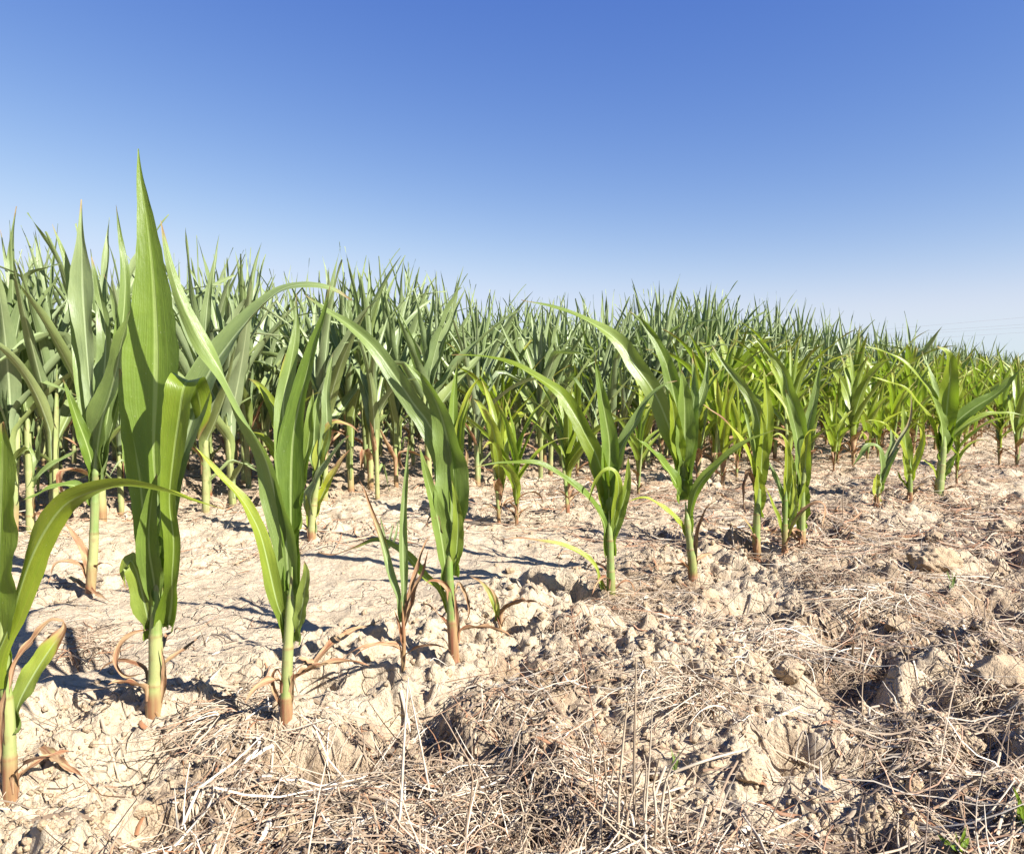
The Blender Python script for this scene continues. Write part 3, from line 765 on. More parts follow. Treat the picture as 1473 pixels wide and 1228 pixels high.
# second row, left
hero('maize plant with a broad pale kite-shaped leaf behind the tallest front-row plant', (130, 848),
     [(134, 800), (136, 740), (138, 680), (140, 620)], 7, [
    lf([(139, 700), (136, 620), (128, 540), (122, 460), (119, 410), (118, 345), (117, 287)], 37, .04, ('F', 'F'), f=.2, prof=[(0, .3), (.35, .4), (.55, .7), (.68, 1), (.76, .85), (.83, .38), (.9, .2), (1, 0)], nv=60),
    lf([(139, 700), (138, 672), (146, 610), (158, 570), (168, 530), (176, 490), (190, 440)], 47, -.05, ('LF', 'LF', 'F'), f=.55, pk=.3, bw=.5),
    lf([(140, 690), (158, 580), (176, 470), (180, 395), (172, 335), (167, 295)], 27, .05, ('RF', 'RF'), f=.55, pk=.5, pw=1.8),
    lf([(138, 700), (128, 650), (110, 600), (98, 565), (90, 545)], 21, -.03, ('RF', 'RU'), f=.8),
    lf([(139, 650), (148, 560), (152, 480), (140, 410), (132, 370)], 28, .08, ('F', 'F'), f=.35),
    lf([(138, 690), (126, 600), (116, 520), (108, 450), (96, 380), (75, 322)], 22, .08, ('RF', 'RF'), f=.5),
    lf([(139, 680), (165, 600), (178, 520), (166, 440), (150, 395)], 26, .02, ('LF', 'LF'), f=.4),
    lf([(136, 725), (110, 700), (80, 700), (50, 713), (30, 720)], 16, -.05, ('RF', 'U', 'U'), f=.7, d=(0, .5)),
    lf([(128, 842), (128, 815), (120, 790), (103, 765), (90, 748)], 13, -.02, ('RF', 'U'), n='withered_leaf', d=(.5, .9), ds=0, f=.3),
    lf([(128, 838), (118, 815), (96, 808), (80, 812), (70, 838)], 9, -.04, ('U', 'U', 'L'), **DRY),
], group='maize plants of the second row', red_h=.10, pale=.75, seed=15, fresh=.6)

hero('maize plant with a browning leaf bent over at its top behind the twin-leaved front-row plant', (448, 774),
     [(450, 740), (455, 700), (460, 660)], 6, [
    lf([(449, 765), (446, 718), (458, 690), (473, 664), (490, 640), (502, 626)], 22, -.04, ('LF', 'LU', 'LU'), f=.2, pw=3),
    lf([(456, 700), (462, 650), (470, 622), (482, 608), (502, 612), (516, 622)], 22, .02, ('LF', 'U', 'U'), y=(.5, .7), f=.6, d=(.1, .6), ds=.3),
    lf([(451, 740), (472, 695), (490, 664), (505, 645)], 16, -.02, ('LF', 'LF'), y=(.9, .9), d=(.1, .7), ds=.2, lab='orange-brown dying leaf'),
    lf([(458, 690), (452, 640), (455, 590), (462, 560)], 22, .05, ('F', 'F'), f=.6),
    lf([(457, 690), (470, 620), (470, 560), (480, 505)], 18, .06, ('F', 'F'), f=.4),
    lf([(448, 772), (444, 740), (440, 710)], 9, -.01, ('F', 'F'), f=.5, y=(.4, .6)),
], group='maize plants of the second row', red_h=.06, pale=.5, seed=16, fresh=.5)

hero('tall maize plant with a forked pair of pale leaves behind the nearest plant', (44, 764),
     [(43, 720), (42, 680), (40, 630), (38, 560)], 6, [
    lf([(40, 640), (36, 560), (30, 490), (14, 430), (-8, 395), (-30, 370)], 30, -.04, ('RF', 'F', 'LU'), f=.45, y=(.1, .1)),
    lf([(40, 630), (40, 540), (36, 470), (24, 405), (16, 365), (24, 297)], 27, .02, ('F', 'F'), f=.3, pw=1.7),
    lf([(40, 650), (30, 560), (48, 546), (80, 556), (112, 570)], 14, -.05, ('LF', 'U', 'U'), f=.3),
    lf([(40, 620), (50, 520), (46, 440), (42, 390), (56, 375)], 22, .05, ('LF', 'F'), f=.2),
    lf([(40, 620), (30, 520), (22, 440), (10, 380), (0, 330)], 16, .09, ('RF', 'F'), f=.25),
    lf([(40, 620), (50, 520), (58, 450), (56, 380), (50, 325)], 15, .12, ('F', 'F'), f=.25),
    lf([(42, 690), (55, 660), (58, 630), (62, 600)], 16, -.02, ('LF', 'LF'), f=.3),
    lf([(42, 700), (70, 672), (100, 655), (120, 640)], 13, .05, ('LF', 'U'), f=.4),
    lf([(43, 758), (47, 735), (50, 710)], 10, -.01, ('F', 'F'), n='withered_leaf', d=(.5, .5), ds=0),
    lf([(43, 750), (55, 740), (62, 760)], 7, -.03, ('U', 'U'), **DRY),
], group='tall maize plants', red_h=.05, pale=.85, seed=17, fresh=.3)


# ------------------------------------------------------------------ generated plants
def gen_plant(rng, kind, lowpoly=False):
    """list of (part name, arrays, material); plant is about 1 m tall"""
    parts = []
    az0 = rng.uniform(0, 2 * PI)
    if kind == 'tall':
        hs = rng.uniform(.50, .58); r0 = rng.uniform(.0105, .0135); nl = 11 if lowpoly else int(rng.integers(12, 16)); fr = rng.uniform(.0, .3); wk = rng.uniform(.8, 1.35)
        z = np.concatenate([[.10], np.linspace(.20, hs, nl - 1)])
        lean = rng.uniform(-.03, .03, 2)
        P = np.array([[0, 0, -.04], [0, 0, 0], [lean[0] * .4, lean[1] * .4, hs * .5], [lean[0], lean[1], hs]])
        S = stalk_surface(P, r0, r0 * .6, rng, red_h=rng.uniform(.04, .12), pale=rng.uniform(.6, 1.0), fresh=fr + .3, ns=5 if lowpoly else 7, n=10 if lowpoly else 26)
        parts.append(('stalk', S, M_STALK))
        for i in range(nl):
            q = i / (nl - 1)
            az = az0 + PI * (i % 2) + rng.normal(0, .45)
            L = (.34 + .24 * math.sin(PI * min(1, q * .75 + .22))) * rng.uniform(.85, 1.15)
            th = (.80 - .62 * q ** .7) * rng.uniform(.6, 1.25)
            dr = rng.uniform(-.1, .8) * (1 - .6 * q)
            kink = None
            if q < .85 and rng.uniform() < .26: kink = (rng.uniform(.35, .7), rng.uniform(.8, 1.9))
            if q < .55 and rng.uniform() < .3: dr += rng.uniform(.6, 1.6)
            if i >= nl - 2: th, dr, L, kink = rng.uniform(.02, .15), rng.uniform(-.08, .1), rng.uniform(.40, .52), None
            w = wk * (.017 + .0115 * math.sin(PI * min(1, q * .8 + .15))) * rng.uniform(.85, 1.25)
            old = i < 2
            A = gen_leaf(rng, az, z[i], r0 * (1 - .4 * q), L * (.45 if old else 1), w * (.6 if old else 1), th, dr, rng.uniform(1.2, 2.8), fr, (.25 * (q < .3), .1), ((.8, 1) if old and rng.uniform() < .6 else (0, .2)),
                         lowpoly=lowpoly, twist=rng.uniform(-.9, .9), wave=.22, kink=kink, base_w=.6, power=1.45 + .5 * (q < .6))
            parts.append(('withered_leaf' if old else 'leaf', A, M_LEAF))
    else:
        hs = rng.uniform(.42, .52); r0 = rng.uniform(.0105, .0135) ; nl = 8 if lowpoly else int(rng.integers(8, 12)); fr = rng.uniform(.7, 1.0)
        yk = rng.uniform(.05, .4)
        z = np.linspace(.16, hs, nl)
        lean = rng.uniform(-.05, .05, 2)
        P = np.array([[0, 0, -.05], [0, 0, 0], [lean[0] * .4, lean[1] * .4, hs * .5], [lean[0], lean[1], hs]])
        S = stalk_surface(P, r0, r0 * .7, rng, red_h=rng.uniform(.1, .2), pale=rng.uniform(.2, .5), fresh=fr, ns=5 if lowpoly else 7, n=10 if lowpoly else 26)
        parts.append(('stalk', S, M_STALK))
        for i in range(nl):
            q = i / (nl - 1)
            az = az0 + PI * (i % 2) + rng.normal(0, .4)
            L = (.36 + .26 * math.sin(PI * min(1, q * .8 + .15))) * rng.uniform(.85, 1.2)
            th = (.85 - .7 * q) * rng.uniform(.7, 1.2)
            dr = rng.uniform(.4, 1.9) * (1 - .55 * q)
            if i >= nl - 1: th, dr = rng.uniform(.03, .2), rng.uniform(0, .3)
            w = (.022 + .018 * math.sin(PI * min(1, q * .8 + .15))) * rng.uniform(.85, 1.25)
            old = i < 1
            A = gen_leaf(rng, az, z[i], r0 * (1 - .3 * q), L * (.6 if old else 1), w, th, dr + (1.0 if old else 0), rng.uniform(.6, 1.5), fr, (yk + .35 * (1 - q), yk + .25), ((.85, 1) if old else (0, .4)),
                         lowpoly=lowpoly, twist=rng.uniform(-.5, .5))
            parts.append(('withered_leaf' if old else 'leaf', A, M_LEAF))
        for k in range(4):
            A = gen_leaf(rng, rng.uniform(0, 6.28), rng.uniform(.03, .12), r0, rng.uniform(.12, .3), .013, .9, rng.uniform(.8, 1.6), 1.6, .4, (.3, .3), (.95, 1), sheath=.02, lowpoly=lowpoly, wave=.4)
            parts.append(('withered_leaf', A, M_LEAF))
    return parts


def joined(parts):
    vs, fs, ls, ps, mi = [], [], [], [], []; n = 0
    for nm, (v, f, l, p), m in parts:
        vs.append(v); fs.append(f + n); ls.append(l); ps.append(p); mi.append(np.full(len(f), 1 if m is M_STALK else 0)); n += len(v)
    return (np.concatenate(vs), np.concatenate(fs), np.concatenate(ls), np.concatenate(ps)), np.concatenate(mi)


TOPZ = {'tall': [], 'small': []}; LOWZ = {'tall': [], 'small': []}
PROTO = {}      # kind -> list of [(part name, mesh)]
FARV = {}       # kind -> list of joined meshes
LOWA = {}       # kind -> list of joined low-poly arrays
for kind, n1, n2 in (('tall', 12, 8), ('small', 10, 6)):
    PROTO[kind] = []; FARV[kind] = []; LOWA[kind] = []
    for k in range(n1):
        rng = np.random.default_rng(500 + k + (0 if kind == 'tall' else 70))
        prt = gen_plant(rng, kind)
        PROTO[kind].append([(nm, build_mesh(nm, A, [m])) for nm, A, m in prt])
        A, mi = joined(prt); TOPZ[kind].append(A[0][:, 2].max())
        FARV[kind].append(build_mesh('maize_plant', A, [M_LEAF, M_STALK], mi))
    for k in range(n2):
        rng = np.random.default_rng(900 + k + (0 if kind == 'tall' else 70))
        LOWA[kind].append(joined(gen_plant(rng, kind, True))); LOWZ[kind].append(LOWA[kind][-1][0][0][:, 2].max())

_cache = {}


def copy_thing(src, loc, rz, sc, label, group):
    r = src.copy(); COL.objects.link(r)
    r.location = loc; r.rotation_euler = (random.uniform(-.03, .03), random.uniform(-.03, .03), rz); r.scale = sc
    r['label'] = label
    if group: r['group'] = group
    elif 'group' in r: del r['group']
    for ch in list(src.children):
        c = ch.copy(); COL.objects.link(c); c.parent = r
    return r


def place_plant(kind, k, loc, rz, sc, label, group, detailed=True):
    lst = PROTO[kind]; k = k % len(lst)
    if not detailed:
        o = thing('maize_plant', label, 'maize plant', loc, group, FARV[kind][k])
        o.rotation_euler = (random.uniform(-.04, .04), random.uniform(-.04, .04), rz); o.scale = sc
        return o
    if (kind, k) in _cache:
        return copy_thing(_cache[(kind, k)], loc, rz, sc, label, group)
    o = thing('maize_plant', label, 'maize plant', loc, group)
    o.rotation_euler = (0, 0, rz); o.scale = sc
    for nm, me in lst[k]: link(nm, me, o)
    _cache[(kind, k)] = o
    return o


TAKEN = []
N_PLANTS = 17


def explicit(px, py, top, kind, k, label, rz, group=None, wid=1.0):
    global N_PLANTS
    B = ground_at(px, py)
    h = on_plane(px, top, B[1])[2] - B[2]
    TAKEN.append((B[0], B[1])); N_PLANTS += 1
    h = h / TOPZ[kind][k % len(TOPZ[kind])]
    place_plant(kind, k, B, rz, (h * wid, h * wid, h), label, group)


# (px, py, top, kind, variant, label)
EXP = [
    (718, 752, 545, 'small', 0, 'medium maize plant with dark arching leaves between the glossy-leaved plant and the low-arching one', .4),
    (743, 756, 560, 'small', 1, 'maize plant with a thin pale stalk right beside the medium dark-leaved one', 2.2),
    (817, 737, 540, 'small', 2, 'thin yellowish maize plant behind the long arching leaf of the low-arching front plant', 1.2),
    (918, 712, 560, 'small', 3, 'small maize plant behind the gap between the two arching-leaved front plants', 3.0),
    (1003, 692, 500, 'small', 4, 'leafy maize plant directly behind the front plant with the sweeping leaf', .9),
    (1040, 700, 520, 'small', 5, 'maize plant with red-brown withered base left of the three slim plants', 4.1),
    (1060, 690, 540, 'small', 6, 'slender maize plant tucked behind the left one of the three slim plants', 5.2),
    (1199, 677, 565, 'small', 7, 'small thin maize plant alone on bare soil right of the three slim plants', .3),
    (1227, 671, 500, 'small', 8, 'dark green maize plant with drooping leaves behind the stunted greyish one', 2.6),
    (1376, 698, 560, 'small', 9, 'maize plant with reddish base half hidden behind the stout bushy plant', 1.7),
    (1438, 668, 520, 'small', 0, 'maize plant with wide drooping leaves right of the stout bushy plant', 4.8),
    (1462, 672, 505, 'small', 3, 'yellow-green maize plant cut by the photo edge right of the stout bushy plant', 3.6),
    (175, 738, 385, 'tall', 0, 'tall maize plant with a pale stalk seen between the tallest plant and the kite-leaved one', .5),
    (358, 702, 350, 'tall', 1, 'tall grey-green maize plant on bare soil left of the twin-leaved front plant', 1.5),
    (300, 712, 330, 'tall', 2, 'tall maize plant behind the twisted leaf of the twin-leaved front plant', 2.4),
    (505, 707, 345, 'tall', 3, 'tall maize plant with a reddish withered base above the thin dying plant', 3.3),
    (533, 705, 360, 'tall', 4, 'tall grey-green maize plant right of the one with the reddish withered base', 4.2),
    (570, 700, 375, 'tall', 5, 'tall maize plant behind the long glossy arching leaf', 5.1),
    (75, 735, 322, 'tall', 6, 'tall maize plant with dark spiky leaves right of the forked-leaf plant', 1.0),
    (15, 742, 340, 'tall', 7, 'tall maize plant with narrow leaves at the photo edge left of the forked-leaf plant', 2.0),
]
for px, py, top, kind, k, lab, rz in EXP:
    explicit(px, py, top, kind, k, lab, rz)

# the standing crop, row by row
CAND = []
rr = random.Random(5)
for row in [1, 1.5, 2, 2.5] + list(range(3, 42)):
    n0 = .86 * row
    t = -14.0
    while t < 30:
        t += rr.uniform(.12, .22)
        tt, nn = t, n0 + rr.gauss(0, .045)
        x = tt * RD[0] + (nn + ROW0) * RN[0]; y = tt * RD[1] + (nn + ROW0) * RN[1]
        if y < .9 or y > 22: continue
        px = PW / 2 + FPX * x / y
        if px < -500 or px > PW + 500: continue
        if row == 1 and (t < 3.3 or rr.random() < .2): continue
        if row in (1.5, 2.5) and t < (3.2 if row == 1.5 else 2.6): continue
        if row in (1.5, 2.5) and rr.random() < .45: continue
        CAND.append((y, x, row, t, px))
# extra scattered small plants at the thin right end
CAND.sort()
G_TALL = 'tall maize plants of the dense standing crop'
G_SMALL = 'short yellow-green maize plants of the thin stand'
L_TALL = 'tall grey-green maize plant with rolled spiky leaves standing within the dense crop'
L_SMALL = 'short yellow-green maize plant in the thin stand in front of the tall crop'
TOPX = [-500, 0, 150, 300, 450, 550, 620, 700, 800, 900, 1000, 1100, 1200, 1300, 1400, 1473, 2000]
TOPY = [325, 328, 312, 325, 352, 338, 365, 408, 422, 420, 402, 418, 436, 430, 444, 456, 480]
ind = 0
MAXI = 292 - N_PLANTS
acc = {'v': [], 'f': [], 'l': [], 'p': [], 'm': []}; nacc = 0
for y, x, row, t, px in CAND:
    if any((x - a) ** 2 + (y - b) ** 2 < .012 for a, b in TAKEN): continue
    if y < 2.45 and px > -80: continue
    n = row * .86
    edge = 1.45 + max(0, t - 3.0) * .13          # where the tall stand begins, further in on the thin right end
    jit = rr.gauss(0, .25)
    f = (n + jit - edge)
    if f < 0 or (f < .6 and rr.random() < (0 if t < 2.6 else .12 if t < 3.2 else .45)):
        kind = 'small'; h = rr.uniform(.6, 1.0) + .10 * max(0, n - .9) * .5
        if row == 1: h *= .85
        h = min(h, 1.05)
        if rr.random() < .2: continue
    else:
        kind = 'tall'; h = rr.uniform(1.02, 1.3) * (1 if rr.random() < .9 else 1.1) - .12 * max(0, 1.0 - f * .6) * (t > 1.5)
        h += .22 * sst(2.8, 6.0, y) + .10 * sst(3.5, 6, t)
    loc = (x, y, H1(x, y) if y < 16 else 0.0)
    rz = rr.uniform(0, 2 * PI); k = rr.randrange(1000)
    # the stand gets lower towards the dry right end
    cap = .5 + (560 - (np.interp(px, TOPX, TOPY) + rr.gauss(8, 17))) / FPX * y
    h = min(h, cap) if kind == 'tall' else min(h, max(cap - .1, .45))
    wid = rr.uniform(.95, 1.2)
    infr = -25 < px < PW + 25
    if infr and ind < MAXI:
        ind += 1; h = h / TOPZ[kind][k % len(TOPZ[kind])]
        place_plant(kind, k, loc, rz, (h * wid, h * wid, h), L_TALL if kind == 'tall' else L_SMALL, G_TALL if kind == 'tall' else G_SMALL, detailed=ind < 130)
    else:
        (v, f_, l, p), mi = LOWA[kind][k % len(LOWA[kind])]; h = h / LOWZ[kind][k % len(LOWZ[kind])]
        c, s_ = math.cos(rz), math.sin(rz)
        R = np.array([[c, -s_, 0], [s_, c, 0], [0, 0, 1.]]) * np.array([[h * wid, h * wid, h]])
        acc['v'].append(v @ R.T * 1.0 + np.array(loc)); acc['f'].append(f_ + nacc); acc['l'].append(l); acc['p'].append(p); acc['m'].append(mi); nacc += len(v)
me = build_mesh('maize_crop', tuple(np.concatenate(acc[k]) for k in 'vflp'), [M_LEAF, M_STALK], np.concatenate(acc['m']))
o = link('maize_crop', me); o['kind'] = 'stuff'; o['label'] = 'far mass of tall grey-green maize behind the front plants'; o['category'] = 'maize crop'

# ------------------------------------------------------------------ ground sheet
def make_ground():
    # polar sheet round the viewpoint, finest where the photo looks
    ang = [-PI]
    while ang[-1] < PI:
        a = ang[-1] - 0.0
        d = .0026 if abs(a) < .80 else (.0026 + (abs(a) - .8) * .06)
        ang.append(a + min(d, .06))
    ang[-1] = PI
    ang = np.array(ang)
    rad = [.05]
    while rad[-1] < 600:
        r = rad[-1]
        k = 1.12 if r < .62 else (1.0032 if r < 5 else (1.006 if r < 9 else 1.03 if r < 20 else 1.15))
        rad.append(r * k)
    rad = np.array(rad)
    A, R = np.meshgrid(ang, rad)
    X = R * np.sin(A); Y = R * np.cos(A)
    Z = H(X, Y)
    V = np.stack([X, Y, Z], -1).reshape(-1, 3)
    me = build_mesh('ground', (V, grid_faces(len(rad), len(ang))[:, ::-1], None, None), [M_SOIL])
    t, n = tn(X.ravel(), Y.ravel())
    lo = np.clip(1 - sst(-.1, .12, n) + sst(1.6, 2.6, t) * .8, 0, 1) * sst(.40, .66, fbm(X.ravel() * 3.3 + 5, Y.ravel() * 3.3, 131, 3) * .6 + fbm(X.ravel() * 11, Y.ravel() * 11, 171, 3) * .4)
    lo = np.maximum(lo, .7 * sst(1.5, 2.2, n))
    at = me.attributes.new('loose', 'FLOAT', 'POINT'); at.data.foreach_set('value', lo.astype(np.float32))
    g = link('ground', me); g['kind'] = 'structure'
    print('ground verts', len(V))


make_ground()


# ------------------------------------------------------------------ straw
def straw_arrays(x, y, yaw, L, w, curve, lift, shade, red, seg=6, follow=.4, rise=None, rng=RNG):
    n = len(x)
    s = np.linspace(0, 1, seg)
    a = yaw[:, None] + curve[:, None] * (s[None] - .5)
    dx = np.cos(a) * L[:, None] / (seg - 1); dy = np.sin(a) * L[:, None] / (seg - 1)
    X = x[:, None] + np.cumsum(dx, 1) - dx.sum(1, keepdims=True) / 2
    Y = y[:, None] + np.cumsum(dy, 1) - dy.sum(1, keepdims=True) / 2
    hz = H(X.ravel(), Y.ravel()).reshape(n, seg)
    z0, z1 = hz[:, :1], hz[:, -1:]
    line = z0 * (1 - s) + z1 * s
    up = np.maximum(hz - line, 0).max(1, keepdims=True)
    Z = follow * hz + (1 - follow) * (line + up * .6)
    Z = np.maximum(Z, hz - .002) + lift[:, None]
    if rise is not None: Z = Z + rise[:, None] * s[None] ** 1.2 * L[:, None]
    Z = Z + .05 * L[:, None] * rng.normal(0, .35, (n, 1)) * np.sin(s[None] * PI)
    P = np.stack([X, Y, Z], -1)
    T = norm(np.gradient(P, axis=1))
    S = norm(np.cross(T, np.array([0, 0, 1.])))
    U = np.cross(S, T)
    ww = w[:, None] * (1 - .65 * s[None] ** 2)
    tilt = rng.uniform(-.6, .6, (n, 1, 1))
    S2 = S * np.cos(tilt) + U * np.sin(tilt); U2 = U * np.cos(tilt) - S * np.sin(tilt)
    V = np.stack([P - S2 * ww[..., None], P + U2 * ww[..., None] * .9, P + S2 * ww[..., None]], 2)   # n, seg, 3, 3
    V = V.reshape(-1, 3)
    gf = grid_faces(seg, 3)
    F = (gf[None] + (np.arange(n) * seg * 3)[:, None, None]).reshape(-1, 4)
    pig = np.stack([shade, red, rng.uniform(0, 1, n), np.ones(n)], 1)
    pig = np.repeat(pig, seg * 3, 0)
    return V, F, np.zeros((len(V), 3)), pig


def density(x, y):
    t, n = tn(x, y)
    d = .16 + .84 * (1 - sst(-.12, .08, n))
    d = d * (.06 + 1.0 * sst(.42, .66, fbm(x * 3.3 + 5, y * 3.3, 131, 3)))
    d = np.maximum(d, .85 * sst(1.4, 2.4, t) * sst(.3, .55, fbm(x * 2.5, y * 2.5, 141, 3)))
    d = np.maximum(d, .8 * np.exp(-((n - .88) / .2) ** 2) * .6)
    d = np.maximum(d, .5 * sst(1.3, 1.7, n))
    d = d * (.5 + .7 * sst(-.35, .5, x))
    d = d * (1 - .3 * (1 - sst(-.55, -.1, x)) * sst(-.0, .3, -n + .1))
    bare = sst(.2, .5, n) * (1 - sst(.6, .8, n)) * (1 - sst(1.2, 2.2, t))
    return d * (1 - .7 * bare)


def scatter(n, rng, y0=.62, y1=7.0, spread=1.25, p=1.6):
    """positions over the wedge of field in front of the viewpoint, thinned with distance"""
    n = int(n * spread / .85)
    u = rng.uniform(0, 1, n)
    q = 1 - p
    y = (y0 ** q + u * (y1 ** q - y0 ** q)) ** (1 / q)
    x = rng.uniform(-spread, spread, n) * (y + .25)
    keep = rng.uniform(0, 1, n) < density(x, y)
    return x[keep], y[keep]


SG = Geo()
# matted fine straw
x, y = scatter(44000, RNG); n = len(x)
yaw = 5.5 * fbm(x * 4.2, y * 4.2, 151, 2) * PI + RNG.normal(0, .45, n)
SG.add(*straw_arrays(x, y, yaw, RNG.gamma(2.5, .014, n) + .012, RNG.uniform(.0003, .0009, n), RNG.normal(0, .7, n), RNG.uniform(0, .012, n),
                     RNG.beta(1.4, 1.4, n), (RNG.uniform(0, 1, n) < .12) * RNG.uniform(.3, .9, n), seg=5))
# thicker stems
x, y = scatter(6000, RNG); n = len(x)
yaw = 4.0 * fbm(x * 2.2, y * 2.2, 161, 2) * PI + RNG.normal(0, .7, n)
SG.add(*straw_arrays(x, y, yaw, RNG.gamma(2, .035, n) + .02, RNG.uniform(.0007, .0017, n), RNG.normal(0, .5, n), RNG.uniform(.002, .02, n),
                     RNG.beta(1.5, 1.5, n), (RNG.uniform(0, 1, n) < .08) * .6, seg=6, follow=.25))
# raised ends
x, y = scatter(4500, RNG); n = len(x)
SG.add(*straw_arrays(x, y, RNG.uniform(0, 6.28, n), RNG.gamma(3, .018, n) + .02, RNG.uniform(.0005, .0013, n), RNG.normal(0, .9, n), RNG.uniform(0, .008, n),
                     RNG.beta(1.3, 1.6, n), (RNG.uniform(0, 1, n) < .15) * .7, seg=6, rise=RNG.uniform(.1, .9, n)))
# broad leaf scraps and chaff
x, y = scatter(18000, RNG); n = len(x)
SG.add(*straw_arrays(x, y, RNG.uniform(0, 6.28, n), RNG.gamma(2, .012, n) + .012, RNG.uniform(.0012, .0038, n), RNG.normal(0, 1.0, n), RNG.uniform(0, .006, n),
                     RNG.beta(1.3, 1.8, n), (RNG.uniform(0, 1, n) < .25) * RNG.uniform(.3, .8, n), seg=5))
# distant litter
x, y = scatter(26000, RNG, 2.2, 11.0, .8, 1.05); n = len(x)
SG.add(*straw_arrays(x, y, RNG.uniform(0, 6.28, n), RNG.gamma(3, .03, n) + .03, RNG.uniform(.0012, .003, n), RNG.normal(0, .7, n), RNG.uniform(0, .02, n),
                     np.clip(RNG.beta(2, 2.2, n), 0, 1), (RNG.uniform(0, 1, n) < .3) * RNG.uniform(.4, 1, n), seg=4))


def faces_split(o): pass


def merged(g):
    return g.arrays()


o = link('straw_litter', build_mesh('straw_litter', merged(SG), [M_STRAW])); o['kind'] = 'stuff'
o['label'] = 'matted pale dry straw and stubble strewn over the soil'; o['category'] = 'straw'


def strand_arrays(paths, w, shade, red, rng):
    """paths: list of n x 3 polylines -> tent-section strands"""
    g = Geo()
    for P, ww, sh, rd in zip(paths, w, shade, red):
        P, L = catmull(P, 9)
        T = norm(np.gradient(P, axis=0)); S = norm(np.cross(T, np.array([.2, -.9, .45])[None])); U = np.cross(S, T)
        s = np.linspace(0, 1, 9); w_ = ww * (1 - .6 * s ** 2)
        a = np.linspace(0, 2 * PI, 5)
        V = P[:, None] + (S[:, None] * np.cos(a)[None, :, None] + U[:, None] * np.sin(a)[None, :, None]) * w_[:, None, None]
        pig = np.tile(np.array([sh, rd, rng.uniform(), 1.]), (45, 1))
        g.add(V.reshape(-1, 3), grid_faces(9, 5), np.zeros((45, 3)), pig)
    return g.arrays()


def straw_tuft(px, py, label, n=120, length=.10, direction=None, spread=PI, height=.05, dark=.3, seed=0, wid=.0011):
    rng = np.random.default_rng(seed)
    B = ground_at(px, py)
    paths = []; w = []; sh = []; rd = []
    for i in range(n):
        a = rng.uniform(-PI, PI) if direction is None else direction + rng.normal(0, spread)
        L = length * rng.uniform(.5, 1.25)
        o = np.array([rng.normal(0, length * .32), rng.normal(0, length * .32)])
        s = np.array([0, .25, .5, .75, 1])
        a = a + rng.normal(0, .35)
        bend = rng.normal(0, .7)
        q = o[None] + np.stack([np.cos(a + s * bend), np.sin(a + s * bend)], 1) * (L * s)[:, None]
        zz = -.01 + height * np.sin(PI * np.minimum(1, s * .9 + .05)) * rng.uniform(.03, .85) ** 1.3
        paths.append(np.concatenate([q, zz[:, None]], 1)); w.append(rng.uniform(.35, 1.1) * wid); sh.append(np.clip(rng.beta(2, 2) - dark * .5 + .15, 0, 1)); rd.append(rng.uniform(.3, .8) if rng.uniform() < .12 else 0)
    PP = np.array(paths)
    gz = H(B[0] + PP[..., 0].ravel(), B[1] + PP[..., 1].ravel()).reshape(PP.shape[:2]) - B[2]
    PP[..., 2] = np.maximum(PP[..., 2], gz + .002); PP[:, 0, 2] = gz[:, 0] - .01
    paths = list(PP)
    me = build_mesh('straw_tuft', strand_arrays(paths, w, sh, rd, rng), [M_STRAW])
    return thing('straw_tuft', label, 'straw tuft', B, 'uprooted straw tufts', me)


straw_tuft(1262, 850, 'pale fan of straw combed down to the left among the right-hand clods', 110, .13, PI + .35, .35, .03, -.2, 21, .0016)
straw_tuft(1208, 728, 'dark tangled straw tuft lying right of the three slim maize plants', 170, .10, None, PI, .06, .5, 22)
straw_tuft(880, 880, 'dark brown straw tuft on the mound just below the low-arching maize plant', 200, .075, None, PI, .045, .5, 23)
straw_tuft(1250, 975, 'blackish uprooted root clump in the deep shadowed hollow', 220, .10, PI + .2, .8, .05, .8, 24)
straw_tuft(380, 1010, 'greyish straw fanning down from the foot of the twin-leaved maize plant', 120, .13, PI + .9, .8, .018, .2, 25)
straw_tuft(1090, 925, 'bleached curved straw bundle bent over a mound in the centre-right foreground', 130, .13, .25, .35, .05, -.2, 26, .0014)
straw_tuft(1000, 985, 'thick matted straw tuft with fine crossing stems below the bleached bundle', 200, .12, 3.6, .9, .04, .1, 27)
straw_tuft(835, 905, 'small straw tuft with short stiff stems beside the dark brown tuft', 90, .06, None, PI, .04, .3, 28)
straw_tuft(1190, 830, 'brown straw tuft behind the pale fan of straw', 140, .09, None, PI, .045, .5, 29)
straw_tuft(1430, 1000, 'curly straw tuft at the right edge beside a large clod', 120, .09, None, PI, .05, .4, 30)
straw_tuft(640, 1195, 'shaggy grey straw tuft at the bottom edge around the long white straw', 240, .12, PI * .6, 1.0, .05, .35, 31)
straw_tuft(800, 1190, 'dense brown straw tuft at the bottom edge right of the shaggy grey one', 240, .12, PI * .4, 1.0, .06, .4, 32)
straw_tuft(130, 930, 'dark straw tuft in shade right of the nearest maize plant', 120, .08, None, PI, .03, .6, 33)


# long single stalks
def dry_stalk(pts, w_px, label, lying=True, shade=.9, seed=0, raise_=0.004, group='single dry straw stalks'):
    rng = np.random.default_rng(seed)
    B = ground_at(*pts[0])
    P = []
    for i, p in enumerate(pts):
        if lying:
            q = ground_at(*p); q = q + np.array([0, 0, raise_])
        else:
            q = on_plane(p[0], p[1], B[1] + .01 * i) if i else B - np.array([0, 0, .01])
        P.append(q - B)
    me = build_mesh('dry_stalk', strand_arrays([np.array(P)], [w_px * .36 * B[1] / FPX], [shade * .85], [0], rng), [M_STRAW])
    return thing('dry_stalk', label, 'dry stalk', B, group, me)


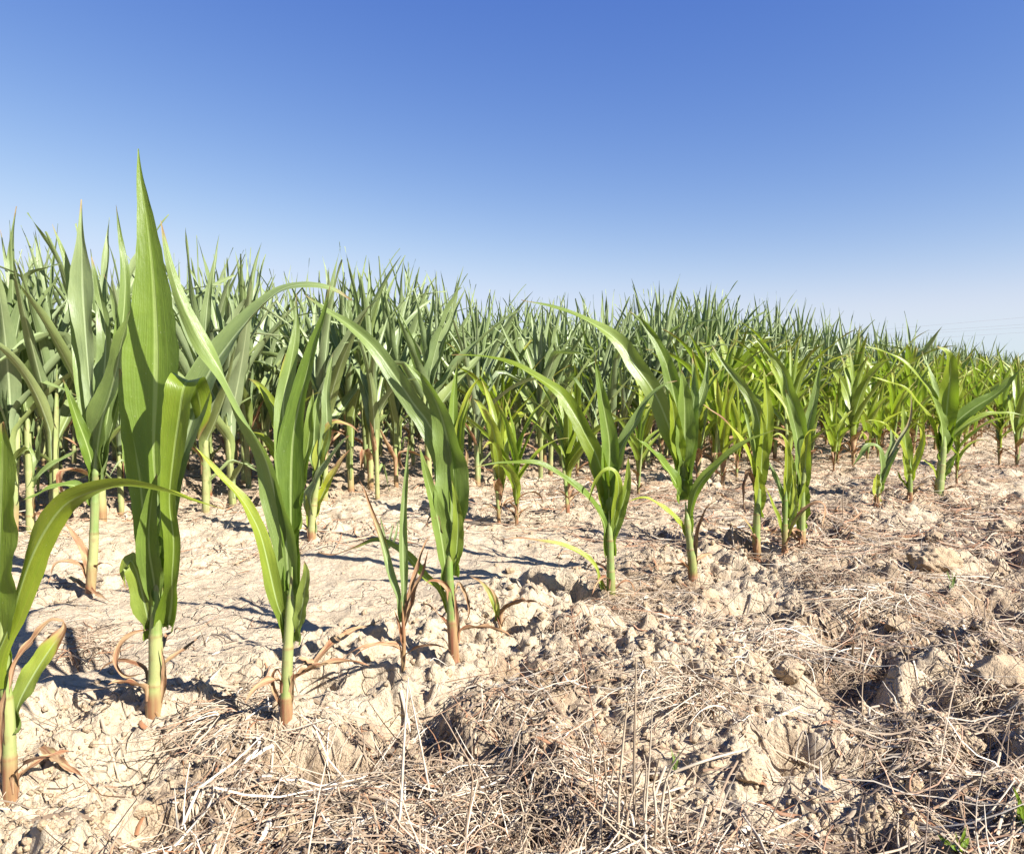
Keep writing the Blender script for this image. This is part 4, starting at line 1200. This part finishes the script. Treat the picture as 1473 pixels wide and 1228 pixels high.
dry_stalk([(1102, 1042), (1145, 1022), (1184, 1005)], 7, 'thick pale straw stalk lying diagonally below the deep shadowed hollow', seed=41)
dry_stalk([(1052, 1222), (1130, 1190), (1203, 1157)], 8, 'long whitish straw stalk lying at the bottom edge right of the upright dry stems', seed=42)
dry_stalk([(970, 1114), (1020, 1096), (1075, 1081)], 6, 'pale straw stalk lying beside the few green grass blades', seed=43)
dry_stalk([(1227, 1075), (1262, 1078), (1304, 1077)], 7, 'short thick whitish straw lying level under the right-hand clods', seed=44)
dry_stalk([(1266, 1046), (1305, 1044), (1343, 1030)], 6, 'curved bleached straw bending up at its right end', seed=45)
dry_stalk([(271, 1151), (340, 1150), (407, 1149)], 5, 'long thin pale straw lying level in the lower left foreground', seed=46)
dry_stalk([(295, 988), (312, 970), (331, 950)], 6, 'pale straw lying slantwise between the tallest and the twin-leaved plants', seed=47)
dry_stalk([(146, 1037), (160, 1085), (173, 1129)], 7, 'yellowish straw pointing towards the viewer left of the mound', seed=48, shade=.75)
dry_stalk([(232, 1014), (190, 990), (100, 1000)], 4, 'thin grey straw lying across the foot of the tallest plant', seed=49, shade=.6)
dry_stalk([(552, 1222), (573, 1190), (582, 1050), (587, 975)], 7, 'long white straw standing up from the bottom edge below the thin dying plant', lying=False, seed=50, shade=1)
dry_stalk([(624, 1160), (605, 1070), (588, 985)], 5, 'pale leaning straw whose top meets the long white one', lying=False, seed=51, shade=.95)
dry_stalk([(661, 1222), (680, 1120), (655, 1060), (630, 1018)], 5, 'brown bent straw standing right of the long white one', lying=False, seed=52, shade=.35)
dry_stalk([(676, 1130), (679, 1080), (677, 1040)], 4, 'short upright grey straw behind the brown bent one', lying=False, seed=53, shade=.6)
dry_stalk([(1181, 1130), (1180, 1094)], 8, 'short white stub of straw standing upright below the thick diagonal stalk', lying=False, seed=54, shade=1)
dry_stalk([(1242, 1045), (1240, 1000), (1243, 960)], 4, 'thin upright straw rising from the root clump hollow', lying=False, seed=55, shade=.6)
dry_stalk([(1213, 745), (1212, 715), (1216, 690)], 2.5, 'thin withered stem standing in the dark tangled tuft', lying=False, seed=56, shade=.3)


def stem_clump(specs, label, seed):
    rng = np.random.default_rng(seed)
    B = ground_at(*specs[0][0])
    paths, w, sh, rd = [], [], [], []
    for p in specs:
        b = ground_at(*p[0]); q = [b - np.array([0, 0, .01])] + [on_plane(x, y, b[1] + rng.uniform(-.02, .02)) for x, y in p[1:]]
        paths.append(np.array(q) - B); w.append(rng.uniform(1.6, 3.0) * b[1] / FPX); sh.append(rng.uniform(.4, .9)); rd.append(0)
    me = build_mesh('dry_grass_clump', strand_arrays(paths, w, sh, rd, rng), [M_STRAW])
    return thing('dry_grass_clump', label, 'dry grass', B, None, me)


stem_clump([[(889, 1216), (890, 1150), (897, 1060), (904, 1000)], [(926, 1220), (930, 1150), (935, 1080), (939, 1010)], [(914, 1200), (912, 1100), (914, 1000), (915, 945)],
            [(872, 1222), (858, 1150), (850, 1080), (846, 1040)], [(880, 1222), (876, 1160), (870, 1100), (868, 1070)], [(905, 1222), (900, 1150), (880, 1100), (862, 1080)],
            [(895, 1222), (905, 1160), (918, 1120), (928, 1100)], [(934, 1222), (926, 1160), (930, 1110), (926, 1085)], [(862, 1222), (866, 1170), (880, 1120), (884, 1080)],
            [(950, 1222), (952, 1160), (962, 1110), (985, 1075)], [(940, 1222), (944, 1170), (940, 1130), (948, 1090)], [(918, 1222), (908, 1170), (890, 1150), (868, 1120)],
            [(960, 1222), (958, 1190), (964, 1150), (958, 1120)], [(900, 1222), (894, 1180), (902, 1140), (896, 1100)]],
           'upright clump of thin dry grass stems rising from the bottom edge', 61)
stem_clump([[(1235, 965), (1240, 940), (1242, 920)], [(1238, 965), (1250, 945), (1258, 930)], [(1230, 965), (1226, 945), (1228, 925)], [(1240, 968), (1262, 950), (1268, 935)]],
           'short stubble of broken stems standing behind the root clump', 62)


# loose dead leaves on the soil
def dead_leaf(pts, w_px, label, seed, d=(.6, .9)):
    rng = np.random.default_rng(seed)
    B = ground_at(*pts[0])
    P = np.array([ground_at(*p) + np.array([0, 0, .006 + .012 * rng.uniform()]) for p in pts]) - B
    P, L = catmull(P, 30)
    N = np.tile(np.array([.1, -.3, 1.]), (30, 1))
    A = leaf_surface(P, N, L, w_px * .5 * B[1] / FPX * 1.3, rng, nu=7, roll0=1, roll1=1.8, wave=.5, dry=d, ds=0, fresh=.4, yel=(.6, .6), base_w=.5)
    return thing('dead_leaf', label, 'dead leaf', B, None, build_mesh('dead_leaf', A, [M_LEAF]))


dead_leaf([(449, 964), (475, 938), (505, 920), (548, 902)], 13, 'orange-brown dead leaf strip lying between the twin-leaved and the thin dying plant', 71)
dead_leaf([(60, 1090), (90, 1105), (122, 1128)], 14, 'pinkish brown dead leaf with a torn end beside the nearest plant', 72)
dead_leaf([(430, 955), (450, 962), (462, 968)], 9, 'curled red-brown leaf scrap at the foot of the twin-leaved plant', 73, (.9, 1))
dead_leaf([(1098, 768), (1115, 772), (1124, 770)], 10, 'red-brown dead leaf lying between the left and middle slim plants', 74, (.95, 1))
dead_leaf([(1134, 768), (1150, 776), (1160, 770)], 12, 'rusty crumpled leaf at the foot of the right slim plant', 75, (.95, 1))
dead_leaf([(1030, 712), (1045, 722), (1060, 726)], 6, 'dark red dead leaf lying in front of the plant with the red-brown base', 76, (.95, 1))
dead_leaf([(100, 838), (130, 856), (158, 870)], 9, 'brown dead leaf strip in front of the kite-leaved plant', 77)


# ------------------------------------------------------------------ clods
def clod(px, py, size_px, label, seed, flat=.62, sx=1.0):
    rng = np.random.default_rng(seed)
    B = ground_at(px, py)
    r = size_px * .5 * B[1] / FPX
    import bmesh
    bm = bmesh.new(); bmesh.ops.create_icosphere(bm, subdivisions=5, radius=1)
    me = bpy.data.meshes.new('clod'); bm.to_mesh(me); bm.free()
    n = len(me.vertices); v = np.empty(n * 3, np.float32); me.vertices.foreach_get('co', v); v = v.reshape(-1, 3).astype(float)
    o = rng.uniform(0, 90, 3)
    d = 1 + .55 * (fbm(v[:, 0] * 1.4 + o[0] + v[:, 2] * .8, v[:, 1] * 1.4 + o[1] - v[:, 2] * .7, seed, 3) - .5) \
        + .30 * (fbm(v[:, 0] * 4 + o[2] + 1.9 * v[:, 2], v[:, 1] * 4 + 1.3 * v[:, 2], seed + 9, 3) - .5) \
        + .14 * (domes(v[:, 0] * 4 + v[:, 2] * 2.1, v[:, 1] * 4 - v[:, 2] * 1.7, seed + 3) - .2) + .05 * (fbm(v[:, 0] * 14 + v[:, 2] * 5, v[:, 1] * 14 - v[:, 2] * 6, seed + 20, 2) - .5)
    for q in range(5):        # broken faces
        nn = norm(rng.normal(0, 1, 3)); c = rng.uniform(.62, .85)
        k = v @ nn; d = np.where(k > c, np.minimum(d, (c / np.maximum(k, .1)) * (.97 + .06 * d)), d)
    v = v * d[:, None] * np.array([sx, .9, flat])[None] * r
    v[:, 2] += r * flat * .3
    me.vertices.foreach_set('co', v.astype(np.float32).ravel())
    me.polygons.foreach_set('use_smooth', np.ones(len(me.polygons), bool))
    me.materials.append(M_CLOD); me.update()
    t = thing('soil_clod', label, 'soil clod', B, 'large soil clods', me)
    t.rotation_euler = (0, 0, rng.uniform(-.4, .4))
    return t


clod(1342, 812, 66, 'large flat-topped clod on the right, casting a dark shadow on its left', 81, .6, 1.2)
clod(1440, 766, 44, 'pale rounded clod near the right edge under the bushy plants', 82)
clod(1412, 760, 28, 'small pale clod left of the rounded one near the right edge', 83)
clod(1345, 776, 26, 'small clod lying just behind the large flat-topped one', 84)
clod(1204, 794, 22, 'little pale clod on the soil right of the three slim plants', 85)
clod(1128, 893, 26, 'pointed clod standing in front of the pale fan of straw', 86, .95)
clod(1135, 972, 44, 'reddish clod at the left rim of the dark hollow', 87, .8)
clod(1445, 975, 84, 'biggest clod at the right edge, cracked and pale, beside the curly tuft', 88, .6, 1.1)
clod(1395, 1078, 40, 'clod at the lower right with a shaded left side', 89, .7)
clod(1315, 1135, 30, 'round brown clod half covered by straw at the lower right', 90, .8)
clod(1075, 1118, 40, 'pale angular clod among straw left of the level whitish straw', 91, .75)
clod(775, 965, 28, 'round pale clod on the right rim of the small dark hole', 92, .9)
clod(420, 1195, 34, 'upright pale clod at the bottom edge below the twin-leaved plant', 93, 1.0, .8)
clod(733, 822, 15, 'small brownish stone-like clod on bare soil below the medium dark-leaved plant', 94)
clod(781, 752, 17, 'dark little clod lying behind the low-arching plant', 95)
clod(155, 1180, 24, 'small cream clod in the lower left corner', 96, .8)
clod(1290, 905, 34, 'brown clod in the rubble right of the pale fan of straw', 97, .8)
clod(1375, 915, 38, 'grey-brown clod in front of the large flat-topped one', 98, .7)
clod(1020, 860, 30, 'pale clod right of the foot of the plant with the sweeping leaf', 99, .7)
clod(205, 1165, 30, 'crumbly clod near the lower left under the level thin straw', 100, .7)


def rubble():
    """countless small crumbs of soil as one mass"""
    import bmesh
    base = []
    for k in range(14):
        bm = bmesh.new(); bmesh.ops.create_icosphere(bm, subdivisions=1, radius=1)
        v = np.array([q.co[:] for q in bm.verts]); f = np.array([[l.index for l in p.verts] for p in bm.faces]); bm.free()
        rg = np.random.default_rng(k + 300)
        d = 1 + .8 * (fbm(v[:, 0] * 1.6 + v[:, 2] + k * 7, v[:, 1] * 1.6 - v[:, 2], k, 2) - .5)
        d = d * rg.uniform(.6, 1.25, len(v))
        base.append((v * d[:, None] * rg.uniform(.6, 1.1, 3)[None], f))
    rng = np.random.default_rng(77)
    m = 60000
    u = rng.uniform(0, 1, m); q = -.7
    y = (.62 ** q + u * (7.5 ** q - .62 ** q)) ** (1 / q); x = rng.uniform(-.85, .85, m) * (y + .25)
    rm = rough_mask(x, y) * (.25 + sst(.35, .65, fbm(x * 3.1, y * 3.1, 21, 3)))
    kp = rng.uniform(0, 1, m) < rm * (.22 + .33 * sst(-.3, .6, x))
    x, y = x[kp], y[kp]; z = H(x, y)
    VV, FF, n = [], [], 0
    for i in range(len(x)):
        v, f = base[i % 14]
        r = .0025 + .0125 * rng.beta(1.0, 6.0) * (1 + .25 * y[i]); a = rng.uniform(0, 6.28); c, s = math.cos(a), math.sin(a)
        w = v * r; w = np.stack([w[:, 0] * c - w[:, 1] * s, w[:, 0] * s + w[:, 1] * c, w[:, 2] * .8], 1) + np.array([x[i], y[i], z[i] + r * .25])
        VV.append(w); FF.append(f + n); n += len(v)
    me = build_mesh('soil_crumbs', (np.concatenate(VV), np.concatenate(FF), None, None), [M_CLOD], smooth=False)
    o = link('soil_crumbs', me); o['kind'] = 'stuff'; o['label'] = 'small pale soil crumbs scattered over the dry ground'; o['category'] = 'soil crumbs'
    print('crumbs', len(x))


rubble()


# ------------------------------------------------------------------ weeds
def weed(base, blades, label, cat='weed', name='weed_sprout', fresh=1.0, w=6, seed=0):
    rng = np.random.default_rng(seed)
    B = ground_at(*base)
    root = thing(name, label, cat, B)
    for bl in blades:
        P3 = [np.zeros(3)] + [on_plane(p[0], p[1], B[1] + rng.uniform(-.02, .02)) - B for p in bl]
        P, L = catmull(np.array(P3), 16)
        N = np.tile(norm(np.array([rng.uniform(-.3, .3), -.7, .6])), (16, 1))
        A = leaf_surface(P, N, L, w * .5 * B[1] / FPX, rng, nu=5, base_w=.5, roll0=1, roll1=.8, wave=.1, fresh=fresh, yel=(0, .1), power=3)
        link('leaf', build_mesh('leaf', A, [M_LEAF]), root)
    return root


weed((1378, 1224), [[(1364, 1214), (1348, 1199)], [(1370, 1216), (1358, 1206)], [(1384, 1206), (1390, 1188)], [(1376, 1210), (1374, 1196)], [(1386, 1216), (1394, 1204)]],
     'small bright green weed sprout at the bottom edge right of centre', w=9, seed=1)
weed((1474, 1190), [[(1470, 1170), (1466, 1145)], [(1466, 1180), (1461, 1174)], [(1468, 1160), (1457, 1130)], [(1478, 1165), (1480, 1140)], [(1466, 1176), (1464, 1152)]],
     'green weed sprout cut by the right edge of the photo near the corner', w=10, seed=2)
weed((972, 1110), [[(970, 1095), (964, 1072)], [(974, 1096), (976, 1080)], [(968, 1100), (972, 1085)]], 'few thin green grass blades among straw in the foreground', 'grass tuft', 'grass_tuft', .7, 4, 3)
weed((558, 790), [[(552, 768), (547, 742)], [(562, 770), (566, 752)], [(568, 775), (573, 748)], [(550, 775), (543, 760)]], 'thin grey-green grass blades behind the thin dying plant', 'grass tuft', 'grass_tuft', .3, 4, 4)
weed((1368, 850), [[(1366, 835), (1362, 820)], [(1372, 836), (1376, 822)], [(1370, 838), (1369, 818)]], 'faint green grass blades beside the large flat-topped clod', 'grass tuft', 'grass_tuft', .5, 4, 5)


# ------------------------------------------------------------------ overhead wires far beyond the crop
def wire(p0, p1, y0, y1, label):
    a = on_plane(p0[0], p0[1], y0); b = on_plane(p1[0], p1[1], y1)
    s = np.linspace(-6, 2.5, 30)
    P = a[None] * (1 - s[:, None]) + b[None] * s[:, None]
    c = P[15].copy()
    A = tube(P - c, np.full(30, .015), np.ones((30, 4)), 6)
    return thing('overhead_wire', label, 'overhead wire', c, 'overhead power wires', build_mesh('overhead_wire', A, [M_WIRE]))


for l, r, lab in [(466, 456.5, 'topmost of the thin overhead wires above the crop at the right'), (474, 466.5, 'second overhead wire from the top above the crop at the right'),
                  (477.5, 471, 'third overhead wire from the top above the crop at the right'), (485, 478, 'lowest of the thin overhead wires just above the crop at the right')]:
    wire((1362, l), (1473, r), 125, 120, lab)

# ------------------------------------------------------------------ light
SUN_EL = math.radians(37)
to_sun = np.array([.82, -.57, 0]); to_sun = to_sun / np.linalg.norm(to_sun) * math.cos(SUN_EL); to_sun[2] = math.sin(SUN_EL)
sd = bpy.data.lights.new('sun', 'SUN'); sd.energy = 5.0; sd.angle = math.radians(.53); sd.color = (1, .965, .91)
so = bpy.data.objects.new('sun', sd); COL.objects.link(so)
so.rotation_euler = Vector(-to_sun).to_track_quat('-Z', 'Y').to_euler()
so.location = (2, -3, 5)

w = bpy.data.worlds.new('World'); SC.world = w; w.use_nodes = True
nt = w.node_tree; nt.nodes.clear(); g = NT(nt)
sky = g.n('ShaderNodeTexSky', sky_type='NISHITA'); sky.sun_disc = False
sky.sun_elevation = SUN_EL; sky.sun_rotation = math.atan2(to_sun[0], to_sun[1])
sky.altitude = 200; sky.air_density = 1.0; sky.dust_density = 0; sky.ozone_density = 6.0
bg = g.n('ShaderNodeBackground'); bg.inputs[1].default_value = .053
# a deeper, cooler midday blue: a contrast curve on each channel of the sky
ss = g.n('ShaderNodeSeparateColor'); g.l(sky.outputs[0], ss.inputs[0])
cc = g.n('ShaderNodeCombineColor')
for i, (ref, tgt, gm) in enumerate([(.117, .096, 1.68), (.235, .209, 1.30), (.485, .61, .58)]):
    q = g.math('POWER', g.math('DIVIDE', ss.outputs[i], ref / .1553), gm)
    q = g.math('SMOOTH_MIN', g.math('MULTIPLY', q, tgt / .1553), (4.5, 5.15, 6.35)[i], (3.0, 2.6, 1.2)[i])
    g.l(q, cc.inputs[i])
g.l(cc.outputs[0], bg.inputs[0])
out = g.n('ShaderNodeOutputWorld'); g.l(bg.outputs[0], out.inputs[0])

vs = SC.view_settings
vs.view_transform = 'Standard'; vs.look = 'None'; vs.gamma = 1; vs.exposure = 1.55
SC.cycles.max_bounces = 6; SC.cycles.diffuse_bounces = 3; SC.cycles.glossy_bounces = 2; SC.cycles.transmission_bounces = 4
print('individual plants', N_PLANTS + ind, 'objects', len(bpy.data.objects))
